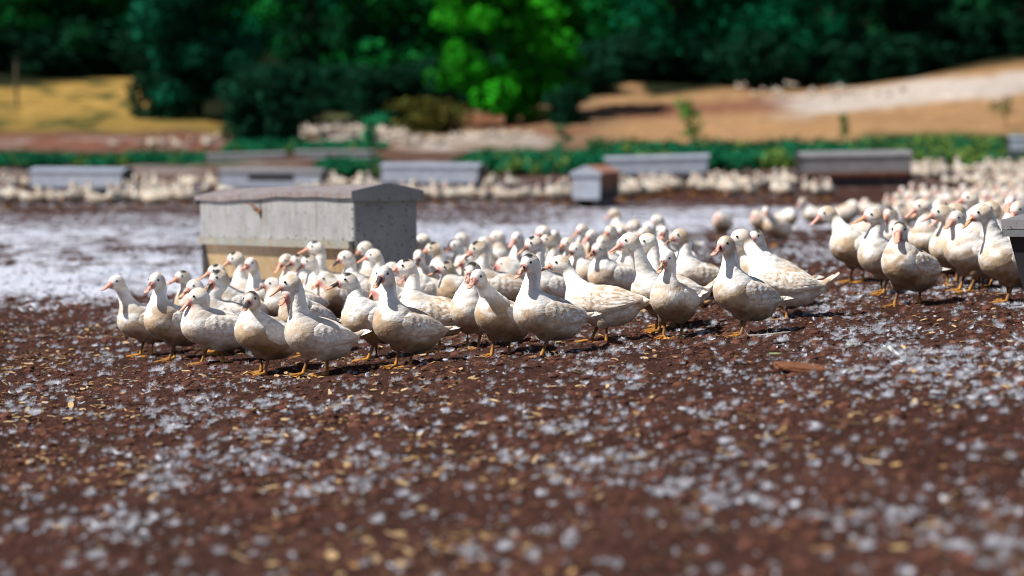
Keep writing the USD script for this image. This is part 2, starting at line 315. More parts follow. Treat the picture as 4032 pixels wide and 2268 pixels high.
yh = np.concatenate([np.linspace(63.7, 150, 130), np.linspace(150, 262, 60)[1:]])
ah = np.linspace(-0.62, 0.62, 330)
A, Yh = np.meshgrid(ah, yh); Xh = A * Yh
P3 = np.stack([Xh, Yh, 0 * Xh], -1)
Zh = ground_z(Xh, Yh) + (1.3 * (fbm(P3 * 0.10, 4, 2) - 0.5) + 0.16 * (fbm(P3 * 0.7, 3, 12) - 0.5)) * smooth(64, 74, Yh)
hv, hf = grid_mesh(Xh, Yh, Zh)
huv = project(hv)
def hill_colour(uv, p):
    u, v = uv[:, 0], uv[:, 1]
    Q = np.stack([p[:, 0] * 0.3, p[:, 1] * 0.3, 0 * u], -1)
    w = fbm(Q, 4, 31); w2 = fbm(Q * 3.7, 3, 8)
    uu = u + 260 * (w - 0.5); vv = v + 34 * (w2 - 0.5) + 30 * (w - 0.5)
    c = np.tile(np.array([0.15, 0.085, 0.062]), (len(u), 1))
    def lay(col, k):
        nonlocal c
        c = lerp(c, np.array(col), np.clip(k, 0, 1)[:, None])
    band = lambda x, a, b, s: smooth(a - s, a + s, x) * (1 - smooth(b - s, b + s, x))
    # low pens: pinkish earth with down, then green and red strips
    lay((0.34, 0.29, 0.28), 0.75 * band(vv, 640, 700, 12) * smooth(0.42, 0.6, w2))
    lay((0.045, 0.105, 0.05), band(vv, 612, 646, 8) * (1 - smooth(850, 1100, uu)))
    lay((0.24, 0.105, 0.07), band(vv, 530, 596, 8) * (1 - smooth(950, 1150, uu)))
    lay((0.45, 0.36, 0.33), 0.6 * band(vv, 548, 580, 8) * (1 - smooth(950, 1150, uu)) * smooth(0.48, 0.6, w2))
    # golden dry meadow on the left
    g = (1 - smooth(880, 1150, uu)) * (1 - smooth(500, 530, vv))
    lay((0.52, 0.33, 0.090), g)
    lay((0.20, 0.15, 0.045), g * smooth(440, 510, vv) * 0.8)
    lay((0.36, 0.22, 0.06), g * smooth(0.42, 0.62, w2) * 0.8)
    lay((0.10, 0.10, 0.03), g * smooth(0.56, 0.66, fbm(Q * 1.7, 3, 77)))
    # pale ground in the middle
    lay((0.30, 0.19, 0.11), band(uu, 1150, 2450, 90) * (1 - smooth(560, 600, vv)))
    lay((0.62, 0.53, 0.47), band(uu, 1200, 1600, 40) * band(vv, 500, 556, 7))
    lay((0.52, 0.45, 0.40), band(uu, 1560, 2180, 60) * band(vv, 535, 590, 8) * smooth(0.35, 0.5, w2))
    lay((0.09, 0.13, 0.05), 0.8 * band(uu, 1250, 1650, 60) * (1 - smooth(480, 500, vv)))
    lay((0.26, 0.105, 0.055), band(uu, 1780, 2350, 70) * band(vv, 455, 530, 10) * smooth(0.42, 0.55, w))
    # tan slope on the right with its paler track
    t = smooth(2300, 2520, uu) * (1 - smooth(550, 590, vv))
    lay((0.47, 0.275, 0.135), t)
    lay((0.30, 0.14, 0.085), t * band(vv - (430 - 0.06 * (u - 2800)), -30, 18, 14) * (1 - smooth(3200, 3500, u)))
    line = 430 - (u - 3000) * 0.105
    lay((0.66, 0.57, 0.50), t * band(vv - line, -40, 44, 12) * smooth(2950, 3200, uu))
    lay((0.10, 0.105, 0.04), smooth(3350, 3600, uu) * band(vv, 528, 660, 14))
    lay((0.07, 0.12, 0.055), band(uu, 1850, 3550, 80) * band(vv, 590, 655, 10))
    # forest floor above the edge of the trees
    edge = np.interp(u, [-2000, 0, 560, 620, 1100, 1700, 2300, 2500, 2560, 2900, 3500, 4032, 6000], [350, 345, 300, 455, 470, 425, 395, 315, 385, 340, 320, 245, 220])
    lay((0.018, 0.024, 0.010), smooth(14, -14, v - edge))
    return c * 0.58
tag(obj('hillside', (hv, hf), M['hill'], smooth=True, col=hill_colour(huv, hv)), 'dry golden meadow and tan slope rising behind the pens', None, None, 'structure')
fl = np.array([[-500, -400, -0.4], [500, -400, -0.4], [500, 400, -0.4], [-500, 400, -0.4]], float)
tag(obj('land', (fl, np.array([[0, 1, 2], [0, 2, 3]])), M['hill'], col=np.tile([0.13, 0.075, 0.055], (4, 1))), 'brown land stretching away on every side', None, None, 'structure')

# ------------------------------------------------------------------ ducks
def surface_net(f, lo, hi, h):
    """closed mesh of f = 0 by naive surface nets, then moved onto the surface"""
    n = np.ceil((np.asarray(hi) - lo) / h).astype(int) + 1
    ax = [lo[k] + h * np.arange(n[k]) for k in range(3)]
    G = np.stack(np.meshgrid(*ax, indexing='ij'), -1)
    V = f(G.reshape(-1, 3)).reshape(n)
    inside = V < 0
    corner = [(i, j, k) for i in (0, 1) for j in (0, 1) for k in (0, 1)]
    sl = lambda a, o: a[o[0]:a.shape[0] - 1 + o[0], o[1]:a.shape[1] - 1 + o[1], o[2]:a.shape[2] - 1 + o[2]]
    cnt = sum(sl(inside, o).astype(int) for o in corner)
    act = (cnt > 0) & (cnt < 8)
    idx = -np.ones(act.shape, int); idx[act] = np.arange(act.sum())
    base = np.argwhere(act)
    P = np.zeros((len(base), 3)); W = np.zeros(len(base))
    vals = {o: sl(V, o)[act] for o in corner}
    for o in corner:
        for k in range(3):
            if o[k] == 0:
                e = list(o); e[k] = 1; e = tuple(e)
                a, b = vals[o], vals[e]
                m = (a < 0) != (b < 0)
                t = np.where(m, a / np.where(m, a - b, 1), 0)
                q = np.array(o, float)[None] + np.zeros((len(base), 1)); q[:, k] += t
                P += np.where(m[:, None], q, 0); W += m
    P = lo + h * (base + P / W[:, None])
    quads = []
    for k in range(3):
        o2 = [x for x in range(3) if x != k]
        a = np.moveaxis(inside, k, 0)
        ch = a[:-1] != a[1:]; up = a[:-1] & ~a[1:]
        I = np.moveaxis(idx, k, 0)
        c = np.argwhere(ch[:, 1:-1, 1:-1]) + [0, 1, 1]
        g = lambda d1, d2: I[c[:, 0], c[:, 1] - d1, c[:, 2] - d2]
        q = np.stack([g(1, 1), g(0, 1), g(0, 0), g(1, 0)], -1)
        flip = up[c[:, 0], c[:, 1], c[:, 2]]
        if k == 1: flip = ~flip
        q[~flip] = q[~flip][:, ::-1]
        quads.append(q)
    q = np.vstack(quads)
    for _ in range(2):
        d = f(P); e = 0.002
        g = np.stack([f(P + e * np.eye(3)[k]) - d for k in range(3)], -1) / e
        P = P - np.clip(d, -h, h)[:, None] * g / np.maximum((g * g).sum(1), 0.1)[:, None]
    return P, np.vstack([q[:, [0, 1, 2]], q[:, [0, 2, 3]]])
def cone(p, a, b, ra, rb, sc=None):
    a, b = np.asarray(a, float), np.asarray(b, float)
    if sc is not None: p, a, b = p / sc, a / sc, b / sc
    ab = b - a
    t = np.clip((p - a) @ ab / (ab @ ab), 0, 1)
    return (np.linalg.norm(p - a - t[:, None] * ab, axis=1) - (ra + (rb - ra) * t)) * (1 if sc is None else min(sc))
def ell(p, c, r, R=None):
    q = p - np.asarray(c, float)
    if R is not None: q = q @ R
    k0 = np.linalg.norm(q / r, axis=1); k1 = np.linalg.norm(q / np.square(r), axis=1)
    return k0 * (k0 - 1) / np.maximum(k1, 1e-9)
def smin(a, b, k):
    h = np.clip(0.5 + 0.5 * (b - a) / k, 0, 1)
    return b + (a - b) * h - k * h * (1 - h)
def frame_of(d, up=(0, 0, 1)):
    x = np.asarray(d, float); x = x / np.linalg.norm(x)
    y = np.cross(up, x); y /= np.linalg.norm(y); z = np.cross(x, y)
    return np.stack([x, y, z], 1)
def roty(a):
    c, s = math.cos(a), math.sin(a)
    return np.array([[c, 0, s], [0, 1, 0], [-s, 0, c]])

WHITE = np.array([0.90, 0.88, 0.845]); CREAM = np.array([0.47, 0.325, 0.195]); MUD_AND_SHADE = np.array([0.13, 0.077, 0.042]); BLACK = np.array([0.025, 0.024, 0.026])
def bezier(p0, p1, p2, p3, n):
    t = np.linspace(0, 1, n)[:, None]
    return (1 - t) ** 3 * p0 + 3 * (1 - t) ** 2 * t * p1 + 3 * (1 - t) * t * t * p2 + t ** 3 * p3
class Duck:
    """one duck in its own frame: x ahead, z up, the origin on the ground between its feet"""
    def __init__(s, head, hd, lean=0.12, tail=0.0, stride=0.03, seed=0, fat=1.0):
        s.seed, s.tail, s.stride = seed, tail, stride
        R = roty(-lean); piv = np.array([0, 0, 0.17])
        s.R, s.piv = R, piv
        tr = lambda p: (np.asarray(p, float) - piv) @ R.T + piv
        s.tr = tr
        s.head = np.asarray(head, float); s.H = frame_of(hd)
        n0 = tr([0.125, 0, 0.285]); j = s.head + s.H @ np.array([-0.030, 0, -0.026])
        L = np.linalg.norm(j - n0)
        s.neck = bezier(n0, n0 + np.array([0.045, 0, 0.36 * L]), j + np.array([-0.012, 0, -0.36 * L]) - 0.03 * s.H[:, 0], j, 9)
        s.nr = np.interp(np.linspace(0, 1, 9), [0, 0.2, 0.55, 1], [0.076, 0.060, 0.044, 0.038])
        s.fat = fat
        s.tail_at = tr([-0.226, 0, 0.253]); s.tail_end = s.tail_at + np.array([-0.085, 0, 0.02 + 0.07 * tail])
    def body(s, p):
        q = (p - s.piv) @ s.R + s.piv
        f = s.fat
        d = ell(q, (-0.005, 0, 0.228), np.array([0.205, 0.116 * f, 0.117]))
        d = smin(d, ell(q, (0.112, 0, 0.232), np.array([0.106, 0.099 * f, 0.104])), 0.04)
        d = smin(d, ell(q, (-0.07, 0, 0.200), np.array([0.135, 0.098 * f, 0.094])), 0.04)
        d = smin(d, cone(q, (-0.11, 0, 0.232), (-0.216, 0, 0.248), 0.084, 0.044, np.array([1, 1.0, 0.85])), 0.05)
        d = smin(d, cone(p, s.tail_at, s.tail_end, 0.036, 0.016, np.array([1, 1.15, 0.62])), 0.03)
        for sy in (-1, 1):
            d = smin(d, ell(p, (0.012 + sy * s.stride * 0.5, sy * 0.052, 0.135), np.array([0.042, 0.034, 0.046])), 0.03)
        return d
    def necks(s, p):
        d = None
        for k in range(8):
            c = cone(p, s.neck[k], s.neck[k + 1], s.nr[k], s.nr[k + 1])
            d = c if d is None else np.minimum(d, c)
        return d
    def heads(s, p):
        h = s.head
        d = ell(p, h + s.H @ np.array([-0.004, 0, 0.002]), np.array([0.056, 0.0365, 0.0435]), s.H)
        d = smin(d, ell(p, h + s.H @ np.array([-0.010, 0, -0.014]), np.array([0.045, 0.0385, 0.032]), s.H), 0.015)
        d = smin(d, ell(p, h + s.H @ np.array([0.030, 0, -0.012]), np.array([0.033, 0.0235, 0.0255]), s.H), 0.018)
        return d
    def f(s, p):
        return smin(s.body(p), smin(s.necks(p), s.heads(p), 0.028), 0.045)
    def mesh(s, h=0.0095):
        pts = np.vstack([s.neck, s.head[None], s.tail_end[None], [[0.24, 0.13, 0.36], [-0.27, -0.13, 0.085]]])
        v, fc = surface_net(s.f, pts.min(0) - 0.075, pts.max(0) + 0.075, h)
        return v, fc
    def paint(s, v, dirt_and_shade, tan, cap, seedcap=0, headtan=0.15):
        q = (v - s.piv) @ s.R + s.piv
        sd = s.seed
        n1 = fbm(v * 14, 4, sd); n2 = fbm(v * 34, 3, sd + 5); n3 = fbm(v * np.array([22, 60, 60]), 3, sd + 9)
        c = np.tile(WHITE, (len(v), 1))
        c = lerp(c, np.array([0.72, 0.60, 0.43]), (0.6 * smooth(0.46, 0.70, n1) * (0.35 + 0.65 * (1 - smooth(0.30, 0.36, v[:, 2]))))[:, None])
        wing = smooth(0.10, -0.02, q[:, 0]) * smooth(0.17, 0.24, q[:, 2]) * (1 - smooth(0.40, 0.44, v[:, 2]))
        c = lerp(c, CREAM, (tan * wing * smooth(0.38, 0.56, n3))[:, None])
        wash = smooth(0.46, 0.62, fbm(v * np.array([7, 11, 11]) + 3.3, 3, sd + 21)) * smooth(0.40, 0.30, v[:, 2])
        c = lerp(c, np.array([0.38, 0.265, 0.165]), (0.78 * dirt_and_shade * wash)[:, None])
        c = lerp(c, np.array([0.22, 0.15, 0.10]), (0.5 * dirt_and_shade * smooth(0.60, 0.68, fbm(v * 55, 2, sd + 33)) * smooth(0.36, 0.24, v[:, 2]))[:, None])
        chest = smooth(0.02, 0.14, q[:, 0]) * smooth(0.30, 0.20, q[:, 2])
        c = lerp(c, CREAM, (0.75 * dirt_and_shade * chest * smooth(0.38, 0.6, n1))[:, None])
        under = smooth(0.245, 0.13, q[:, 2] + 0.10 * (n1 - 0.5) + 0.05 * (n2 - 0.5))  # underside browner: belly dirt, with the shade under the body painted in too
        c = lerp(c, np.array([0.30, 0.195, 0.110]), (dirt_and_shade * 1.0 * under)[:, None])
        c = lerp(c, MUD_AND_SHADE, (dirt_and_shade * 0.9 * smooth(0.175, 0.105, q[:, 2] + 0.07 * (n2 - 0.5)))[:, None])
        hl = (v - s.head) @ s.H
        nearh = np.linalg.norm(hl, axis=1)
        hn = 1 - smooth(0.06, 0.10, nearh)
        c = lerp(c, np.array([0.60, 0.45, 0.28]), (0.7 * hn * smooth(0.36, 0.62, n1) * smooth(0.02, -0.03, hl[:, 0]))[:, None])
        c = lerp(c, np.array([0.46, 0.345, 0.225]), (headtan * hn * smooth(0.30, 0.55, n1 + 0.10) * (0.55 + 0.45 * smooth(0.03, -0.02, hl[:, 0])))[:, None])
        # red skin where the bill starts
        lore = smooth(0.036, 0.046, hl[:, 0] - 0.25 * np.abs(hl[:, 2] + 0.006)) * hn
        c = lerp(c, np.array([0.55, 0.17, 0.16]), (0.9 * lore)[:, None])
        if cap > 0:
            cn = fbm(hl * 46 + seedcap * 3.1, 3, sd + 40)
            k = smooth(0.022, 0.031, hl[:, 2]) * smooth(0.036, 0.010, np.abs(hl[:, 0] + 0.012) * 0.9) * hn
            c = lerp(c, BLACK, (smooth(1.0 - 0.62 * cap, 1.08 - 0.62 * cap, 0.55 * k + cn) * k)[:, None])
        return np.clip(c, 0.01, 1)
    def wing(s, side, tan):
        """folded wing: a thin shield laid along the flank with rows of coverts and longer flight feathers"""
        nu, nv = 44, 20
        u, w = np.meshgrid(np.linspace(0, 1, nu), np.linspace(0, 1, nv), indexing='ij')
        x = lerp(0.125, -0.248, u)
        hi = np.interp(u, [0, 0.15, 0.5, 0.8, 1], [0.265, 0.312, 0.322, 0.302, 0.272])
        lo_ = np.interp(u, [0, 0.12, 0.35, 0.7, 1], [0.235, 0.190, 0.176, 0.215, 0.262])
        z = lerp(hi, lo_, w)
        q = np.stack([x, np.full_like(x, side * 0.20), z], -1).reshape(-1, 3)
        p = (q - s.piv) @ s.R.T + s.piv
        d = (np.array([0, -side, -0.28 * 1.0])); d = d / np.linalg.norm(d)
        dirs = np.tile(np.array([0, -side, 0.0]), (len(p), 1))
        for _ in range(14):
            p = p + np.clip(s.body(p), -0.05, 0.05)[:, None] * dirs * 0.95
            p[:, 1] = np.where(side > 0, np.maximum(p[:, 1], 0.012), np.minimum(p[:, 1], -0.012))
        e = 0.003
        g = np.stack([s.body(p + e * np.eye(3)[k]) - s.body(p - e * np.eye(3)[k]) for k in range(3)], -1)
        g /= np.linalg.norm(g, axis=1)[:, None] + 1e-9
        uu, ww = u.ravel(), w.ravel()
        edge = np.minimum(np.minimum(ww, 1 - ww) * 5, np.minimum(uu * 6, (1 - uu) * 9)).clip(0, 1)
        back = smooth(0.42, 0.52, uu)
        sc_row = (uu * 8.0 + 0.5 * np.abs(np.sin(ww * 12.5 + s.seed))) % 1.0            # small coverts in front
        quill = (ww * 6.5 + uu * 1.4 + 0.25 * np.sin(uu * 9 + s.seed)) % 1.0              # long flight feathers behind
        row = lerp(sc_row, quill, back)
        out = -0.004 + edge ** 0.6 * (0.014 + lerp(0.0045, 0.0060, back) * row)
        p2 = p + g * out[:, None]
        p2[:, 2] += 0.0
        i = np.arange(nu * nv).reshape(nu, nv)
        qd = np.stack([i[:-1, :-1], i[:-1, 1:], i[1:, 1:], i[1:, :-1]], -1).reshape(-1, 4)
        if side < 0: qd = qd[:, ::-1]
        n1 = fbm(p2 * np.array([20, 50, 70]), 3, s.seed + 3)
        c = lerp(np.tile(WHITE, (len(p2), 1)), CREAM, (tan * smooth(0.30, 0.55, n1) * (0.45 + 0.55 * row))[:, None])
        c = lerp(c, np.array([0.36, 0.24, 0.14]), ((0.30 + 0.5 * tan) * smooth(0.78, 0.98, row) * edge)[:, None])
        c = lerp(c, np.array([0.47, 0.33, 0.20]), (0.6 * tan * smooth(0.65, 1, ww))[:, None])
        return (p2, np.vstack([qd[:, [0, 1, 2]], qd[:, [0, 2, 3]]])), c
    def tail_fan(s):
        parts = []
        ax = s.tail_end - s.tail_at; ax /= np.linalg.norm(ax)
        for k in range(7):
            a = (k - 3) * 0.13
            d = ax * math.cos(a) + np.array([0, math.sin(a), 0])
            side = np.cross(ax, [0, 1, 0]); w = np.cross(side, d); w /= np.linalg.norm(w)
            st = s.tail_end - ax * 0.035 + side * (0.002 * abs(k - 3)) + np.array([0, 0.007 * (k - 3), 0])
            prof = [(0, 0.008), (0.035, 0.0115), (0.062, 0.0095), (0.076, 0.001)]
            up = np.cross(d, w)
            v = []
            for t, r in prof:
                for sg, zz in ((-1, 0.0), (0, 0.0022), (1, 0.0), (0, -0.0012)):
                    v.append(st + d * t + w * r * sg + up * zz)
            f = []
            for i in range(3):
                for j in range(4):
                    b = (j + 1) % 4
                    f += [[4 * i + j, 4 * i + b, 4 * i + 4 + b], [4 * i + j, 4 * i + 4 + b, 4 * i + 4 + j]]
            parts.append((v, f))
        return cat_mesh(parts)
    def bill(s, black, rs, pink):
        """broad flattened bill: upper and lower mandible with a dark gape line between"""
        prof = [(0.0, 0.0185, 0.027), (0.012, 0.0172, 0.0225), (0.026, 0.0162, 0.0165), (0.045, 0.0168, 0.0118), (0.062, 0.0182, 0.0092), (0.074, 0.0165, 0.0070), (0.081, 0.0105, 0.0050), (0.084, 0.003, 0.0025)]
        n = 10; V = []; loc = []
        for x, w, hh in prof:
            cz = -0.012 - 0.11 * x - 1.2 * x * x + 0.9 * max(0, x - 0.055) ** 1 * 0.2
            for k in range(n):                      # upper mandible
                a = math.pi * k / (n - 1)
                V.append([x, w * math.cos(a), cz + hh * math.sin(a) ** 0.8]); loc.append((x, k / (n - 1), 1))
            for k in range(6):                      # lower mandible
                a = math.pi * (k + 0.5) / 6
                V.append([min(x, 0.080), -0.86 * w * math.cos(a), cz - 0.0025 - 0.42 * hh * math.sin(a)]); loc.append((x, k / 5, 0))
        m = n + 6; f = []
        for i in range(len(prof) - 1):
            for k in range(m):
                b = (k + 1) % m
                f += [[i * m + k, (i + 1) * m + k, (i + 1) * m + b], [i * m + k, (i + 1) * m + b, i * m + b]]
        f += [[(len(prof) - 1) * m, (len(prof) - 1) * m + k, (len(prof) - 1) * m + k + 1] for k in range(1, m - 1)]
        V, f = np.array(V), np.array(f)[:, ::-1]
        V[:, 0] = V[:, 0] * 1.10 + 0.042; V[:, 2] += 0.004
        tri = trimesh.Trimesh(V, f, process=False).subdivide()
        V, f = np.array(tri.vertices), np.array(tri.faces)
        nn = fbm(V * np.array([60, 70, 30]) + rs, 3, s.seed + 77)
        x = (V[:, 0] - 0.042) / 1.1
        c = np.tile(lerp(np.array([0.60, 0.31, 0.155]), np.array([0.62, 0.31, 0.25]), pink), (len(V), 1))
        c = lerp(c, np.array([0.50, 0.12, 0.12]), (smooth(0.014, 0.003, x))[:, None] * 0.9)
        top = smooth(-0.014, -0.006, V[:, 2] + 0.11 * x + 1.2 * x * x)
        if black > 0:
            c = lerp(c, np.array([0.022, 0.02, 0.022]), (smooth(0.66 - 0.36 * black, 0.72 - 0.36 * black, nn) * smooth(0.086, 0.06, x) * (0.35 + 0.65 * top))[:, None])
        nos = np.minimum(np.linalg.norm((V - [0.060, 0.0085, -0.001]) * [0.6, 1, 1], axis=1), np.linalg.norm((V - [0.060, -0.0085, -0.001]) * [0.6, 1, 1], axis=1))
        c = lerp(c, np.array([0.05, 0.02, 0.02]), smooth(0.0055, 0.003, nos)[:, None])
        return (V @ s.H.T + s.head, f), np.clip(c, 0.01, 1)
    def eye(s, side):
        m = trimesh.creation.icosphere(2, 0.0072)
        return np.array(m.vertices) @ s.H.T + s.head + s.H @ np.array([0.017, side * 0.0335, 0.012]), np.array(m.faces)
    def leg(s, side, x):
        hip = np.array([0.012 + side * s.stride * 0.5, side * 0.052, 0.135]); y = side * 0.050
        an = np.array([x, y, 0.020]); hock = lerp(hip, an, 0.30) + np.array([-0.016, 0, 0.0])
        parts = [tube(np.array([hip, hock, lerp(hock, an, 0.5), an, an + [0.004, 0, -0.012]]), [0.0135, 0.0115, 0.0092, 0.0100, 0.0085], 8)]
        L = 0.095; toes = []
        for a in (-0.42, 0.02, 0.44):
            d = np.array([math.cos(a - side * 0.12), math.sin(a - side * 0.12)])
            tip = np.array([x, y]) + d * L * (1.0 if abs(a) < 0.1 else 0.93)
            mid = np.array([x, y]) + d * L * 0.5
            toes.append(tip)
            parts.append(tube([[x, y, 0.014], [mid[0], mid[1], 0.0115], [tip[0], tip[1], 0.005], [tip[0] + d[0] * 0.010, tip[1] + d[1] * 0.010, 0.001]], [0.0085, 0.0062, 0.0045, 0.001], 6))
        parts.append(tube([[x, y, 0.014], [x - 0.030, y + side * -0.006, 0.003]], [0.0055, 0.002], 6))
        c = np.array([x, y])
        vs = [(c[0], c[1], 0.011)]
        for i in range(2):
            for t in np.linspace(0, 1, 5):
                p = lerp(toes[i], toes[i + 1], t); p = c + (p - c) * (1 - 0.13 * math.sin(math.pi * t))
                vs.append((p[0], p[1], 0.0055 - 0.002 * math.sin(math.pi * t)))
        k = len(vs); vb = [(a, b, z - 0.003) for a, b, z in vs]
        f = []
        for i in range(1, k - 1):
            f += [[0, i, i + 1], [k, k + i + 1, k + i], [i, k + i, k + i + 1], [i, k + i + 1, i + 1]]
        parts.append((vs + vb, f))
        v, f = cat_mesh(parts)
        n1 = fbm(v * 40, 3, s.seed + 60 + side)
        col = lerp(np.tile([0.62, 0.285, 0.035], (len(v), 1)), np.array([0.20, 0.085, 0.03]), (smooth(0.35, 0.62, n1) * 0.75)[:, None])
        col = lerp(col, np.array([0.085, 0.042, 0.022]), (0.9 * smooth(0.025, 0.075, v[:, 2]))[:, None])  # upper shank browned: shade of the body painted in, along with dirt
        return (v, f), col

def build_duck(name, label, m, d, dirt_and_shade=0.8, tan=0.6, cap=0.0, black=0.3, pink=0.4, h=0.0095, group=None, parent=None, headtan=0.15):
    t = thing(name, label, 'duck', m, group) if parent is None else parent
    v, f = d.mesh(h)
    n = np.zeros_like(v); fn = np.cross(v[f[:, 1]] - v[f[:, 0]], v[f[:, 2]] - v[f[:, 0]])
    for k in range(3): np.add.at(n, f[:, k], fn)
    n /= np.linalg.norm(n, axis=1)[:, None] + 1e-12
    col = d.paint(v, dirt_and_shade, tan, cap, d.seed, headtan)
    away = smooth(0.05, 0.10, np.linalg.norm(v - d.head, axis=1))
    v = v + n * (away * 0.0055 * (fbm(v * np.array([18, 46, 42]), 3, d.seed + 2) - 0.5))[:, None]
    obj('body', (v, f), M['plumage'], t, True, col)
    b, c = d.bill(black, d.seed * 1.7, pink); obj('bill', b, M['bill'], t, True, c)
    for sd in (1, -1):
        obj('eye', d.eye(sd), M['eye'], t, True)
    for sd in (1, -1):
        w, c = d.wing(sd, tan); obj('wing', w, M['plumage'], t, True, c)
    tf = d.tail_fan(); obj('tail', tf, M['plumage'], t, 30, None) if False else obj('tail', tf, M['plumage'], t, False, np.tile(lerp(WHITE, CREAM, 0.35 * tan), (len(tf[0]), 1)))
    for sd, x in ((1, 0.015 + d.stride), (-1, 0.015 - d.stride)):
        l, c = d.leg(sd, x); obj('leg', l, M['leg'], t, True, c)
    return t

